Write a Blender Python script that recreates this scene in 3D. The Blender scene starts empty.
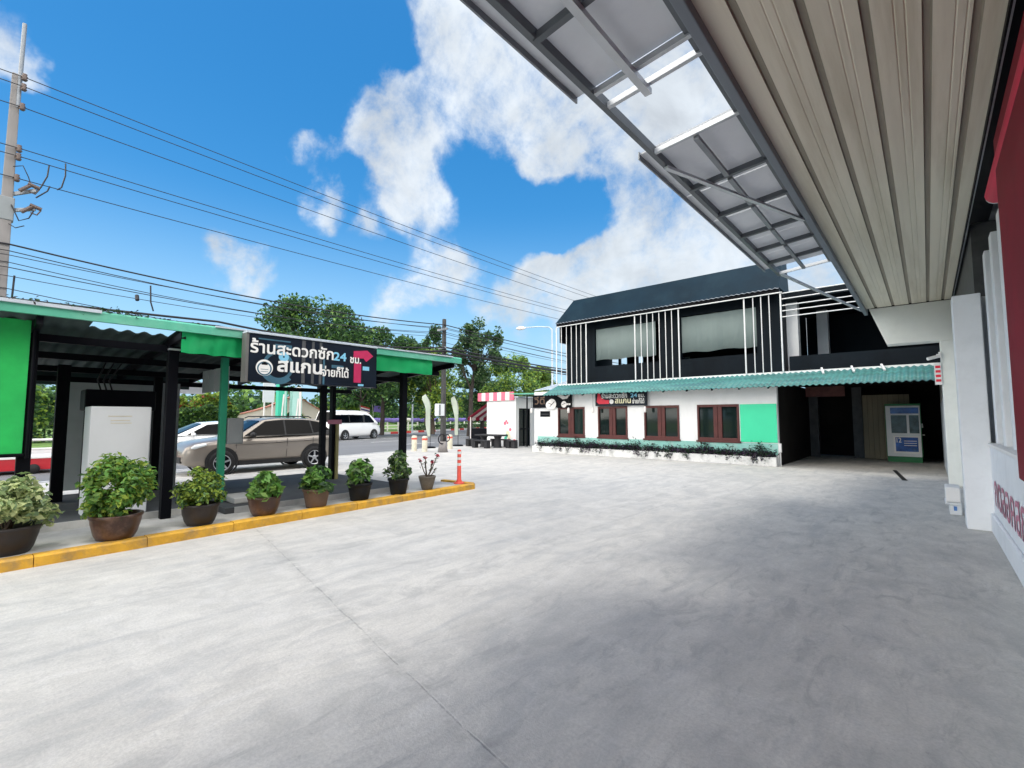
import bpy, math, random
import numpy as np
from mathutils import Vector, Matrix
from mathutils.geometry import delaunay_2d_cdt
SC = bpy.context.scene
COL = SC.collection
PI = math.pi
R = math.radians

# ------------------------------------------------------------------ camera, sky, sun, exposure
cam_data = bpy.data.cameras.new('camera')
cam_data.sensor_width = 36.0
cam_data.lens = 36.0 * 471.0 / 1024.0
cam_data.clip_start = 0.05
cam_data.clip_end = 3000
camera = bpy.data.objects.new('camera', cam_data)
COL.objects.link(camera)
camera.location = (0, 0, 1.6)
camera.rotation_euler = (R(90 + 4.129), 0, R(41.378))
SC.camera = camera

SUN_TO = Vector((0.07, -0.17, 1.0)).normalized()
sun_data = bpy.data.lights.new('sun', 'SUN')
sun_data.energy = 0.5
sun_data.angle = R(15)
sun_data.color = (1.0, 0.965, 0.9)
sun = bpy.data.objects.new('sun', sun_data)
COL.objects.link(sun)
sun.rotation_euler = (-SUN_TO).to_track_quat('-Z', 'Y').to_euler()
sun.location = (0, 0, 60)

SC.view_settings.view_transform = 'Standard'
SC.view_settings.look = 'None'
SC.view_settings.gamma = 1
SC.view_settings.exposure = 1.5
SC.view_settings.use_curve_mapping = False
SC.cycles.max_bounces = 8
SC.cycles.diffuse_bounces = 4
SC.cycles.transparent_max_bounces = 8


def build_world():
    w = bpy.data.worlds.new('World')
    SC.world = w
    w.use_nodes = True
    nt = w.node_tree
    N, L = nt.nodes, nt.links
    bg = N['Background']
    bg.inputs['Strength'].default_value = 0.15
    sky = N.new('ShaderNodeTexSky')
    sky.sky_type = 'NISHITA'
    sky.sun_disc = False
    sky.sun_elevation = math.asin(SUN_TO.z)
    sky.sun_rotation = math.atan2(SUN_TO.x, SUN_TO.y)
    sky.air_density = 1.0
    sky.dust_density = 0.6
    sky.ozone_density = 2.0
    hs = N.new('ShaderNodeHueSaturation')
    hs.inputs['Hue'].default_value = 0.493
    hs.inputs['Saturation'].default_value = 1.42
    hs.inputs['Value'].default_value = 0.46
    L.new(sky.outputs[0], hs.inputs['Color'])
    tc = N.new('ShaderNodeTexCoord')
    D = tc.outputs['Generated']

    def math_(op, a, b=None, c=None):
        n = N.new('ShaderNodeMath')
        n.operation = op
        for i, v in enumerate((a, b, c)):
            if v is None:
                continue
            if isinstance(v, (int, float)):
                n.inputs[i].default_value = v
            else:
                L.new(v, n.inputs[i])
        return n.outputs[0]

    def noise(vec, scale, detail=8, rough=.6, dist=0.0):
        n = N.new('ShaderNodeTexNoise')
        n.inputs['Scale'].default_value = scale
        n.inputs['Detail'].default_value = detail
        n.inputs['Roughness'].default_value = rough
        n.inputs['Distortion'].default_value = dist
        L.new(vec, n.inputs['Vector'])
        return n.outputs['Fac']
    # cloud banks: direction (azimuth left of +Y in deg, elevation deg), angular radius, weight
    banks = BANKS
    total = None

    def warped(src, scale, amp, detail):
        w_ = N.new('ShaderNodeTexNoise')
        w_.inputs['Scale'].default_value = scale
        w_.inputs['Detail'].default_value = detail
        L.new(D, w_.inputs['Vector'])
        m_ = N.new('ShaderNodeVectorMath'); m_.operation = 'SUBTRACT'
        L.new(w_.outputs['Color'], m_.inputs[0]); m_.inputs[1].default_value = (.5, .5, .5)
        s_ = N.new('ShaderNodeVectorMath'); s_.operation = 'SCALE'; s_.inputs['Scale'].default_value = amp
        L.new(m_.outputs[0], s_.inputs[0])
        a_ = N.new('ShaderNodeVectorMath'); a_.operation = 'ADD'
        L.new(src, a_.inputs[0]); L.new(s_.outputs[0], a_.inputs[1])
        return a_.outputs[0]
    V = warped(D, 9.0, .13, 5)
    for az, el, rad, wt in banks:
        a, e = R(az), R(el)
        c = (-math.sin(a) * math.cos(e), math.cos(a) * math.cos(e), math.sin(e))
        dn = N.new('ShaderNodeVectorMath'); dn.operation = 'DISTANCE'
        L.new(V, dn.inputs[0]); dn.inputs[1].default_value = c
        mr = N.new('ShaderNodeMapRange'); mr.interpolation_type = 'SMOOTHSTEP'
        mr.inputs['From Min'].default_value = R(rad)
        mr.inputs['From Max'].default_value = 0
        mr.inputs['To Min'].default_value = 0
        mr.inputs['To Max'].default_value = wt
        L.new(dn.outputs['Value'], mr.inputs['Value'])
        total = mr.outputs[0] if total is None else math_('ADD', total, mr.outputs[0])
    total = math_('MAXIMUM', math_('MINIMUM', total, .80), 0.0)
    n1 = noise(warped(D, 3.0, .10, 2), 8.0, 9, .66, 0)
    n2 = noise(D, 26.0, 5, .7)
    env = N.new('ShaderNodeMapRange')
    env.inputs['From Min'].default_value = 0.0
    env.inputs['From Max'].default_value = .35
    L.new(total, env.inputs['Value'])
    nn = math_('ADD', math_('MULTIPLY', math_('SUBTRACT', n1, .5), 2.3), math_('MULTIPLY', math_('SUBTRACT', n2, .5), .35))
    f = math_('ADD', total, math_('MULTIPLY', nn, env.outputs[0]))
    mr = N.new('ShaderNodeMapRange'); mr.interpolation_type = 'SMOOTHSTEP'
    mr.inputs['From Min'].default_value = .08
    mr.inputs['From Max'].default_value = 1.05
    mr.inputs['To Max'].default_value = .93
    L.new(f, mr.inputs['Value'])
    dens = mr.outputs[0]
    # cloud brightness: thick parts a little greyer, edges bright
    n3 = noise(D, 6.0, 7, .6, .4)
    ramp = N.new('ShaderNodeMapRange')
    ramp.inputs['From Min'].default_value = .3
    ramp.inputs['From Max'].default_value = .7
    ramp.inputs['To Min'].default_value = 1.6
    ramp.inputs['To Max'].default_value = 2.5
    L.new(n3, ramp.inputs['Value'])
    dn = N.new('ShaderNodeVectorMath'); dn.operation = 'DOT_PRODUCT'
    L.new(D, dn.inputs[0]); dn.inputs[1].default_value = tuple(SUN_TO)
    glow = N.new('ShaderNodeMapRange'); glow.interpolation_type = 'SMOOTHSTEP'   # clouds are brighter round the sun
    glow.inputs['From Min'].default_value = .50
    glow.inputs['From Max'].default_value = .95
    glow.inputs['To Min'].default_value = 1.0
    glow.inputs['To Max'].default_value = 4.0
    L.new(dn.outputs['Value'], glow.inputs['Value'])
    dn = N.new('ShaderNodeVectorMath'); dn.operation = 'DOT_PRODUCT'
    L.new(D, dn.inputs[0]); dn.inputs[1].default_value = (.661, -.750, 0.0)
    rear_fill = N.new('ShaderNodeMapRange'); rear_fill.interpolation_type = 'SMOOTHSTEP'   # unseen clouds behind and beside the camera, brightened to fill the shade
    rear_fill.inputs['From Min'].default_value = -.60
    rear_fill.inputs['From Max'].default_value = .10
    rear_fill.inputs['To Min'].default_value = 1.0
    rear_fill.inputs['To Max'].default_value = 7.6
    L.new(dn.outputs['Value'], rear_fill.inputs['Value'])
    lum = math_('MULTIPLY', ramp.outputs[0], math_('MAXIMUM', glow.outputs[0], rear_fill.outputs[0]))
    cc = N.new('ShaderNodeCombineXYZ')
    warm = math_('DIVIDE', math_('SUBTRACT', rear_fill.outputs[0], 1.0), 6.0)
    L.new(math_('MULTIPLY', lum, math_('ADD', .925, math_('MULTIPLY', warm, .125))), cc.inputs[0])
    L.new(math_('MULTIPLY', lum, .99), cc.inputs[1])
    L.new(math_('MULTIPLY', lum, math_('SUBTRACT', 1.05, math_('MULTIPLY', warm, .16))), cc.inputs[2])
    mix = N.new('ShaderNodeMix'); mix.data_type = 'RGBA'
    L.new(dens, mix.inputs[0])
    # pale humid air low over the horizon
    sep = N.new('ShaderNodeSeparateXYZ'); L.new(D, sep.inputs[0])
    hz = N.new('ShaderNodeMapRange'); hz.interpolation_type = 'SMOOTHSTEP'
    hz.inputs['From Min'].default_value = .42
    hz.inputs['From Max'].default_value = -.02
    L.new(sep.outputs[2], hz.inputs['Value'])
    air = N.new('ShaderNodeMix'); air.data_type = 'RGBA'
    L.new(hz.outputs[0], air.inputs[0])
    L.new(hs.outputs[0], air.inputs[6])
    air.inputs[7].default_value = (1.15, 1.85, 2.45, 1)
    L.new(air.outputs[2], mix.inputs[6])
    L.new(cc.outputs[0], mix.inputs[7])
    L.new(mix.outputs[2], bg.inputs['Color'])


# cloud banks: azimuth left of +Y, elevation, angular radius (degrees), weight
BANKS = [
    (50.6, 42.2, 6.3, 0.75), (46.8, 40.9, 8.0, 0.7), (42.9, 37.0, 9.4, 1.0), (48.6, 37.2, 6.2, 0.9), (58.3, 33.1, 6.5, 0.9), (55.3, 30.8, 7.2, 0.95),
    (51.7, 33.4, 6.4, 0.8), (54.0, 27.0, 6.4, 1.0), (51.5, 23.9, 5.4, 1.0), (61.6, 29.4, 3.8, 0.6), (58.7, 35.7, 3.0, 0.5), (37.2, 34.2, 9.9, 0.95),
    (31.6, 32.1, 11.0, 0.9), (26.1, 32.5, 11.5, 0.9), (35.2, 38.5, 11.6, 0.7), (25.4, 37.6, 13.1, 0.6), (19.8, 32.4, 11.9, 0.8), (24.5, 28.5, 7.1, 0.6),
    (18.4, 38.7, 15.2, 0.6), (20.1, 22.4, 10.3, 1.0), (25.8, 21.0, 10.0, 1.0), (31.8, 17.5, 9.5, 1.0), (37.3, 15.4, 7.4, 1.0), (42.2, 14.0, 5.3, 0.8),
    (14.9, 20.1, 12.2, 1.0), (9.4, 15.2, 15.4, 1.0), (21.4, 16.7, 14.6, 1.0), (28.3, 12.7, 13.7, 0.9), (64.6, 23.0, 3.4, 0.9), (62.9, 24.9, 2.5, 0.8),
    (67.2, 28.3, 3.0, 0.85), (64.5, 28.0, 3.2, 0.75), (65.8, 32.5, 2.6, 0.6), (58.9, 22.1, 3.0, 0.75), (73.6, 17.6, 3.6, 0.7), (71.9, 15.9, 4.1, 0.75),
    (70.4, 14.1, 2.2, 0.4), (52.0, 16.3, 5.4, 0.85), (55.2, 14.8, 4.3, 0.8), (49.0, 17.0, 4.5, 0.7), (55.5, 12.4, 3.7, 0.5), (46.6, 18.6, 3.1, 0.5),
    (90.1, 28.9, 3.2, 0.8), (88.6, 27.4, 2.6, 0.75), (87.7, 26.4, 1.6, 0.5), (53.1, 40.2, 2.2, 0.4), (43.9, 24.9, 7.3, -0.8), (41.0, 22.5, 8.2, -0.9),
    (31.7, 23.9, 7.0, -0.8), (35.4, 22.7, 7.7, -0.8), (63.6, 36.5, 7.2, -0.8), (18.6, 34.3, 3.7, -0.55), (66.9, 38.2, 14.1, -0.9), (76.1, 28.5, 14.0, -0.9),
    (46.7, 33.7, 2.0, -0.4), (82.4, 26.5, 6.9, -0.9),
    # cover outside the frame
    (-30, 30, 28, 1.1), (-70, 45, 30, 1.1), (-120, 30, 32, 1.1), (170, 35, 30, 1.1), (-165, 65, 24, 1.0), (130, 30, 26, 1.0), (-20, 65, 20, .9), (-90, 10, 25, 1.0), (-150, 12, 25, 1.0), (150, 12, 25, 1.0),
]
build_world()

# ------------------------------------------------------------------ materials
MATS = {}


def mat(name, col, rough=.65, metal=0.0, var=.14, scale=2.5, stretch=(1, 1, 1), bump=0.0, bscale=30, dirt=None, dirt_amt=0.0, dirt_scale=1.2, spec=.4, coat=0.0, trans=0.0, alpha=1.0):
    m = bpy.data.materials.new(name)
    m.use_nodes = True
    nt = m.node_tree
    N, L = nt.nodes, nt.links
    b = N['Principled BSDF']
    b.inputs['Roughness'].default_value = rough
    b.inputs['Metallic'].default_value = metal
    b.inputs['Specular IOR Level'].default_value = spec
    b.inputs['Coat Weight'].default_value = coat
    b.inputs['Alpha'].default_value = alpha
    tc = N.new('ShaderNodeTexCoord')
    mp = N.new('ShaderNodeMapping')
    mp.inputs['Scale'].default_value = stretch
    L.new(tc.outputs['Object'], mp.inputs['Vector'])
    n = N.new('ShaderNodeTexNoise')
    n.inputs['Scale'].default_value = scale
    n.inputs['Detail'].default_value = 7
    n.inputs['Roughness'].default_value = .6
    L.new(mp.outputs[0], n.inputs['Vector'])
    mr = N.new('ShaderNodeMapRange')
    mr.inputs['From Min'].default_value = .3
    mr.inputs['From Max'].default_value = .7
    L.new(n.outputs['Fac'], mr.inputs['Value'])
    mx = N.new('ShaderNodeMix'); mx.data_type = 'RGBA'
    L.new(mr.outputs[0], mx.inputs[0])
    mx.inputs[6].default_value = tuple(c * (1 - var) for c in col) + (1,)
    mx.inputs[7].default_value = tuple(min(.95, c * (1 + var)) for c in col) + (1,)
    out = mx.outputs[2]
    if dirt is not None:
        n2 = N.new('ShaderNodeTexNoise')
        n2.inputs['Scale'].default_value = dirt_scale
        n2.inputs['Detail'].default_value = 9
        n2.inputs['Roughness'].default_value = .68
        L.new(mp.outputs[0], n2.inputs['Vector'])
        m2 = N.new('ShaderNodeMapRange')
        m2.inputs['From Min'].default_value = .48
        m2.inputs['From Max'].default_value = .75
        m2.inputs['To Max'].default_value = dirt_amt
        L.new(n2.outputs['Fac'], m2.inputs['Value'])
        mx2 = N.new('ShaderNodeMix'); mx2.data_type = 'RGBA'
        L.new(m2.outputs[0], mx2.inputs[0])
        L.new(out, mx2.inputs[6])
        mx2.inputs[7].default_value = tuple(dirt) + (1,)
        out = mx2.outputs[2]
    L.new(out, b.inputs['Base Color'])
    if bump:
        nb = N.new('ShaderNodeTexNoise')
        nb.inputs['Scale'].default_value = bscale
        nb.inputs['Detail'].default_value = 5
        L.new(tc.outputs['Object'], nb.inputs['Vector'])
        bp = N.new('ShaderNodeBump')
        bp.inputs['Strength'].default_value = bump
        bp.inputs['Distance'].default_value = .02
        L.new(nb.outputs['Fac'], bp.inputs['Height'])
        L.new(bp.outputs[0], b.inputs['Normal'])
    if trans:
        t = N.new('ShaderNodeBsdfTranslucent')
        L.new(out, t.inputs['Color'])
        ms = N.new('ShaderNodeMixShader')
        ms.inputs[0].default_value = trans
        L.new(b.outputs[0], ms.inputs[1]); L.new(t.outputs[0], ms.inputs[2])
        L.new(ms.outputs[0], N['Material Output'].inputs['Surface'])
    MATS[name] = m
    return m


def glass(name, col, rough=.04, spec=.8):
    m = bpy.data.materials.new(name)
    m.use_nodes = True
    b = m.node_tree.nodes['Principled BSDF']
    b.inputs['Base Color'].default_value = tuple(col) + (1,)
    b.inputs['Roughness'].default_value = rough
    b.inputs['Specular IOR Level'].default_value = spec
    MATS[name] = m
    return m


def concrete_yard():
    m = bpy.data.materials.new('yard_concrete')
    m.use_nodes = True
    nt = m.node_tree
    N, L = nt.nodes, nt.links
    b = N['Principled BSDF']
    tc = N.new('ShaderNodeTexCoord')
    P = tc.outputs['Object']

    def noise(scale, detail, rough, stretch=(1, 1, 1), rot=0, dist=0):
        mp = N.new('ShaderNodeMapping')
        mp.inputs['Scale'].default_value = stretch
        mp.inputs['Rotation'].default_value = (0, 0, rot)
        L.new(P, mp.inputs['Vector'])
        n = N.new('ShaderNodeTexNoise')
        n.inputs['Scale'].default_value = scale
        n.inputs['Detail'].default_value = detail
        n.inputs['Roughness'].default_value = rough
        n.inputs['Distortion'].default_value = dist
        L.new(mp.outputs[0], n.inputs['Vector'])
        return n.outputs['Fac']

    def rng(v, a, b_, lo=0.0, hi=1.0):
        mr = N.new('ShaderNodeMapRange')
        mr.inputs['From Min'].default_value = a
        mr.inputs['From Max'].default_value = b_
        mr.inputs['To Min'].default_value = lo
        mr.inputs['To Max'].default_value = hi
        L.new(v, mr.inputs['Value'])
        return mr.outputs[0]

    def mixc(f, a, c, mode='MIX'):
        x = N.new('ShaderNodeMix'); x.data_type = 'RGBA'; x.blend_type = mode
        L.new(f, x.inputs[0])
        for i, v in ((6, a), (7, c)):
            if isinstance(v, tuple):
                x.inputs[i].default_value = v + (1,)
            else:
                L.new(v, x.inputs[i])
        return x.outputs[2]

    def mth(op, a, c):
        n = N.new('ShaderNodeMath'); n.operation = op
        for i, v in enumerate((a, c)):
            if isinstance(v, (int, float)):
                n.inputs[i].default_value = v
            else:
                L.new(v, n.inputs[i])
        return n.outputs[0]
    broad = noise(.22, 5, .55)
    blotch = noise(.9, 9, .66, (1, .55, 1), .5, .4)
    swirl = noise(2.4, 12, .72, (1, .30, 1), .9, 1.2)
    sweep = noise(1.5, 12, .74, (.28, 1, 1), .35, 1.5)
    grain = noise(55, 4, .75)
    c = mixc(rng(broad, .32, .66), (.52, .50, .462), (.62, .60, .555))
    c = mixc(rng(blotch, .46, .66, 0, .38), c, (.37, .375, .375))
    c = mixc(rng(swirl, .47, .66, 0, .55), c, (.34, .35, .36))
    c = mixc(rng(sweep, .50, .62, 0, .30), c, (.64, .625, .595))
    c = mixc(rng(swirl, .30, .44, .55, 0), c, (.66, .65, .63))
    # dark stains grow stronger along the strip in front of the shop wall
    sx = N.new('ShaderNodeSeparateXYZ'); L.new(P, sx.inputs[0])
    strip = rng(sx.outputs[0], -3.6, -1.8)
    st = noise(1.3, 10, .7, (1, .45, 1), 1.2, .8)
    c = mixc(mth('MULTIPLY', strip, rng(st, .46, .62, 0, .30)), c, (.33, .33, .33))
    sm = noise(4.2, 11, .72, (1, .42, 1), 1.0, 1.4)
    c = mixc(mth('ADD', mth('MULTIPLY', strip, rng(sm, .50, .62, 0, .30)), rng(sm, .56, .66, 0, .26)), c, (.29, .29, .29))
    mott = noise(3.4, 12, .78, (1, .7, 1), .3, .6)
    c = mixc(rng(mott, .48, .60, 0, .34), c, (.36, .355, .34))
    c = mixc(rng(mott, .36, .46, .30, 0), c, (.66, .64, .60))
    tyre = noise(.55, 3, .5, (5.5, .22, 1), -.25, .8)
    c = mixc(mth('MULTIPLY', rng(tyre, .60, .68, 0, .30), rng(mott, .42, .56)), c, (.30, .30, .295))
    c = mixc(rng(grain, .42, .60, 0, .26), c, (.27, .265, .26))
    pit = noise(17, 6, .8)
    c = mixc(rng(pit, .62, .70, 0, .55), c, (.19, .19, .19))
    # construction joint running from the kerb past the camera
    ax, ay, bx, by = -7.2, 2.73, -1.2, 1.64
    ln = math.hypot(bx - ax, by - ay)
    nx, ny = -(by - ay) / ln, (bx - ax) / ln
    d = mth('ADD', mth('MULTIPLY', sx.outputs[0], nx), mth('MULTIPLY', sx.outputs[1], ny))
    d = mth('SUBTRACT', d, ax * nx + ay * ny)
    d = mth('ADD', d, mth('MULTIPLY', mth('SUBTRACT', noise(2.2, 6, .6), .5), .05))
    d = mth('ABSOLUTE', d, 0)
    side = rng(sx.outputs[0], -1.0, -1.4)
    chip = noise(7, 6, .7)
    lw = mth('MULTIPLY', rng(d, .003, .009, 1, 0), rng(chip, .40, .58, .0, .5))
    c = mixc(mth('MULTIPLY', lw, side), c, (.22, .22, .22))
    lw2 = mth('MULTIPLY', rng(d, .02, .13, .42, 0), rng(chip, .45, .6))
    c = mixc(mth('MULTIPLY', lw2, side), c, (.27, .265, .255))
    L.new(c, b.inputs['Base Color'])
    b.inputs['Roughness'].default_value = .78
    b.inputs['Specular IOR Level'].default_value = .35
    bp = N.new('ShaderNodeBump')
    bp.inputs['Strength'].default_value = .35
    bp.inputs['Distance'].default_value = .012
    h = mth('ADD', mth('MULTIPLY', grain, .5), mth('MULTIPLY', swirl, 1.0))
    h = mth('SUBTRACT', h, mth('MULTIPLY', lw, 1.5))
    L.new(h, bp.inputs['Height'])
    L.new(bp.outputs[0], b.inputs['Normal'])
    return m


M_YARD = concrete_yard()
M_GROUND = mat('dry_grass_soil', (.10, .12, .05), .95, var=.4, scale=.2)
M_ASPHALT = mat('asphalt', (.16, .165, .175), .85, var=.16, scale=.5, stretch=(2, .2, 1), bump=.2, bscale=60)
M_LINE = mat('road_paint', (.72, .72, .70), .6, var=.1, dirt=(.25, .25, .25), dirt_amt=.5, dirt_scale=3)
M_VERGE = mat('verge_grass', (.13, .22, .05), .95, var=.35, scale=1.5)
M_APRON = mat('apron_concrete', (.50, .50, .48), .85, var=.12, scale=2, dirt=(.25, .24, .22), dirt_amt=.6, dirt_scale=2.2, bump=.2, bscale=40)
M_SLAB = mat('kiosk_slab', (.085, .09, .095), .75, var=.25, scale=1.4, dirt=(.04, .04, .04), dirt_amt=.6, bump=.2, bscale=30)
M_YELLOW = mat('kerb_yellow', (.66, .36, .035), .65, var=.18, scale=5, dirt=(.27, .19, .10), dirt_amt=.95, dirt_scale=4.5, bump=.4, bscale=22)
M_RED = mat('kerb_red', (.62, .05, .04), .6)
M_WHITEP = mat('white_paint', (.78, .78, .78), .55, var=.05, scale=3, dirt=(.55, .54, .51), dirt_amt=.35, dirt_scale=2)
M_WALL = mat('white_render', (.80, .80, .80), .75, var=.035, scale=1.2, stretch=(1, 1, .5), dirt=(.6, .6, .58), dirt_amt=.35, dirt_scale=1.6, bump=.06, bscale=12)
M_WALLB = mat('cool_white_wall', (.76, .79, .83), .6, var=.05, scale=1.3, dirt=(.56, .58, .61), dirt_amt=.4, dirt_scale=2.5)
M_PORTAL = mat('portal_paint', (.74, .77, .74), .6, var=.05, scale=1.6, dirt=(.52, .54, .52), dirt_amt=.4)
M_PEEL = mat('peeling_white', (.74, .74, .73), .8, var=.1, scale=3, dirt=(.24, .25, .24), dirt_amt=.9, dirt_scale=3.0, bump=.4, bscale=15)
M_BLACK = mat('black_paint', (.003, .0035, .006), .5, var=.3, spec=.1)
M_CHAR = mat('charcoal_cladding', (.0035, .0075, .012), .6, var=.3, scale=.8, stretch=(1, 1, .4), dirt=(.011, .018, .024), dirt_amt=.5, spec=.12)
M_NAVY = mat('dark_roof_sheet', (.004, .017, .029), .55, var=.25, scale=.7, dirt=(.014, .036, .05), dirt_amt=.5, spec=.15)
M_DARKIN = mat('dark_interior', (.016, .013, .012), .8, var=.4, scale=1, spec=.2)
M_TEALROOF = mat('teal_roof_sheet', (.06, .20, .185), .5, var=.45, scale=2.6, stretch=(.35, 2.2, 1), dirt=(.022, .095, .14), dirt_amt=.9, dirt_scale=1.1)
M_TEAL = mat('teal_paint', (.27, .56, .50), .7, var=.12, scale=2, dirt=(.5, .62, .58), dirt_amt=.7, dirt_scale=3)
M_BROWN = mat('brown_window_frame', (.085, .018, .016), .5, var=.2, scale=4)
M_WGLASS = glass('window_glass', (.008, .016, .015), .05, .45)
M_GREEN = mat('green_board', (.05, .66, .36), .5, var=.05, scale=1)
M_TARP = mat('green_tarpaulin', (.06, .78, .22), .5, var=.12, scale=1.5, dirt=(.035, .55, .14), dirt_amt=.6, dirt_scale=.8, trans=.5)
M_VAL = mat('green_valance', (.02, .55, .20), .5, var=.14, scale=2, trans=.5)
M_MINT = mat('mint_fascia', (.10, .42, .29), .45, var=.15, scale=2, dirt=(.28, .55, .45), dirt_amt=.6)
M_GPOST = mat('green_post', (.02, .26, .15), .45, var=.12)
M_ROOFU = mat('roof_sheet', (.045, .07, .07), .6, var=.25, scale=1.5, spec=.2)
M_PALEROOF = mat('pale_roof_sheet', (.50, .56, .62), .5, var=.12, scale=1, stretch=(4, .4, 1))
M_GREYMET = mat('grey_steel', (.22, .24, .265), .45, metal=.3, var=.12, scale=4)
M_FASCIA = mat('blue_grey_fascia', (.17, .20, .235), .5, var=.14, scale=2, stretch=(1, .3, 1))
M_PANEL = mat('awning_sheet', (.66, .675, .69), .45, var=.08, scale=1.3, dirt=(.45, .47, .49), dirt_amt=.5, trans=.34)
M_BARD = mat('dark_frame_bar', (.11, .125, .14), .45, metal=.3, var=.15)
M_BARL = mat('galvanised_bar', (.50, .53, .56), .4, metal=.4, var=.12)
M_SOFFIT = mat('beige_soffit_sheet', (.67, .64, .525), .38, var=.10, scale=1.5, stretch=(3, .16, 1), dirt=(.43, .385, .27), dirt_amt=.85, dirt_scale=1.1)
M_SOFFITD = mat('soffit_groove', (.28, .255, .20), .55, var=.15, stretch=(3, .3, 1))
M_MAROON = mat('maroon_panel', (.20, .002, .018), .5, var=.2, scale=1, spec=.1)
M_REDT = mat('red_awning_fabric', (.58, .012, .06), .5, var=.18, scale=1.4, stretch=(3, .4, 3))
M_LETR = mat('faded_red_letters', (.50, .20, .28), .6, var=.2)
M_SIGNBG = mat('sign_navy', (.005, .010, .020), .45, var=.4, scale=1.8, spec=.2)
M_SIGNST = mat('sign_stud_grey', (.075, .08, .085), .5, var=.25, scale=4)
M_LETW = mat('sign_white', (.80, .80, .78), .5, var=.03)
M_LETB = mat('sign_blue', (.22, .55, .75), .5, var=.05)
M_LETC = mat('sign_cream', (.78, .74, .50), .5, var=.05)
M_PINK = mat('sign_pink_red', (.50, .022, .10), .5, var=.18, scale=5)
M_PINKR = mat('sign_red', (.70, .03, .06), .5, var=.1, scale=5)
M_SBLUE = mat('sign_ring_blue', (.045, .13, .19), .5, var=.2, scale=6)
M_SIDEG = mat('sign_side_grey', (.13, .13, .125), .5, var=.15)
M_CABW = mat('cabinet_white', (.66, .69, .72), .5, var=.04)
M_GREYP = mat('grey_panel', (.36, .39, .41), .6, var=.1)
M_GREYBOX = mat('grey_box_plastic', (.22, .24, .25), .5, var=.08)
M_CONCP = mat('concrete_pole', (.25, .235, .23), .85, var=.15, scale=2, stretch=(2, 2, .4), dirt=(.2, .18, .17), dirt_amt=.6)
M_CONCD = mat('dark_concrete_pole', (.06, .06, .06), .85, var=.3, scale=3, dirt=(.02, .02, .02), dirt_amt=.7)
M_CABLE = mat('cable_black', (.012, .012, .016), .5, var=.1)
M_PORC = mat('insulator', (.10, .07, .06), .3, var=.1)
M_TERRA = mat('glazed_brown_pot', (.062, .030, .020), .35, var=.4, scale=6, dirt=(.20, .12, .08), dirt_amt=.8, dirt_scale=7)
M_TERRAL = mat('clay_pot', (.13, .08, .052), .6, var=.25, scale=6, dirt=(.05, .03, .02), dirt_amt=.7, dirt_scale=6)
M_DPOT = mat('dark_brown_pot', (.022, .017, .016), .5, var=.3, scale=5, dirt=(.06, .05, .042), dirt_amt=.5)
M_BPOT = mat('black_plastic_pot', (.006, .006, .007), .5, var=.2, dirt=(.04, .04, .035), dirt_amt=.5, spec=.2)
M_CPOT = mat('weathered_cement_pot', (.13, .115, .095), .85, var=.25, scale=6, dirt=(.06, .05, .04), dirt_amt=.7, dirt_scale=5)
M_SOIL = mat('soil', (.03, .022, .016), .95, var=.3)
M_TRUNK = mat('bark', (.10, .075, .055), .9, var=.3, scale=4, stretch=(2, 2, .4))
M_DTRUNK = mat('dark_bark', (.04, .032, .028), .9, var=.3, scale=4)
M_ORANGE = mat('bollard_red_orange', (.75, .10, .07), .45, var=.08)
M_REFLW = mat('reflective_white', (.80, .76, .74), .4, var=.04)
M_CREAM = mat('cream_bollard', (.62, .58, .46), .7, var=.15, scale=5)
M_TYRE = mat('tyre_rubber', (.012, .012, .013), .75, var=.2)
M_RIM = mat('alloy_rim', (.42, .43, .45), .35, metal=.7, var=.1)
M_CARS = mat('bronze_silver_paint', (.25, .22, .19), .32, metal=.3, var=.03, coat=.6)
M_CARW = mat('white_car_paint', (.80, .80, .80), .3, var=.02, coat=.8)
M_CGLASS = glass('car_glass', (.001, .0015, .003), .10, .06)
M_BPLAST = mat('black_car_plastic', (.015, .015, .016), .55, var=.15)
M_TAIL = mat('tail_light_red', (.30, .008, .012), .25, var=.1)
M_HEADL = mat('headlight_lens', (.65, .68, .70), .12, var=.05)
M_REDCAR = mat('red_paint', (.45, .015, .025), .4, var=.06, coat=.5)
M_AWR = mat('awning_red', (.34, .012, .045), .6, var=.1)
M_AWP = mat('awning_pink', (.78, .16, .24), .6, var=.08)
M_AWW = mat('awning_white', (.78, .72, .70), .6, var=.06)
M_STONE = mat('dark_terrazzo', (.022, .022, .025), .6, var=.3, scale=8)
M_FLAGW = mat('flag_white', (.70, .76, .66), .65, var=.06, scale=1.2, dirt=(.5, .64, .5), dirt_amt=.5, trans=.3)
M_PURPLE = mat('purple_cloth', (.28, .22, .62), .7, var=.15, trans=.2)
M_FLAGR = mat('flag_red', (.55, .03, .05), .6)
M_FLAGB = mat('flag_navy', (.05, .05, .25), .6)
M_GATEW = mat('gate_pale_render', (.78, .70, .66), .75, var=.06, scale=.8)
M_GATER = mat('gate_red_tile', (.55, .24, .18), .7, var=.2, scale=3)
M_PYLG = mat('pylon_green', (.05, .48, .32), .5, var=.08)
M_PYLM = mat('pylon_mint', (.40, .66, .60), .5, var=.08)
M_VBLUE = mat('poster_blue', (.02, .09, .36), .3, var=.7, scale=3, dirt=(.25, .50, .80), dirt_amt=.6)
M_VDARK = mat('vending_window', (.035, .07, .085), .15, var=.6, scale=5)
M_VGREEN = mat('vending_green', (.02, .17, .06), .45, var=.1)
M_SHUT = mat('shutter_beige', (.27, .23, .155), .6, var=.18, scale=1, stretch=(3, 1, .3))
M_BLIND = mat('grey_blind', (.30, .36, .35), .7, var=.06, scale=1.2, trans=.15)
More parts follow.
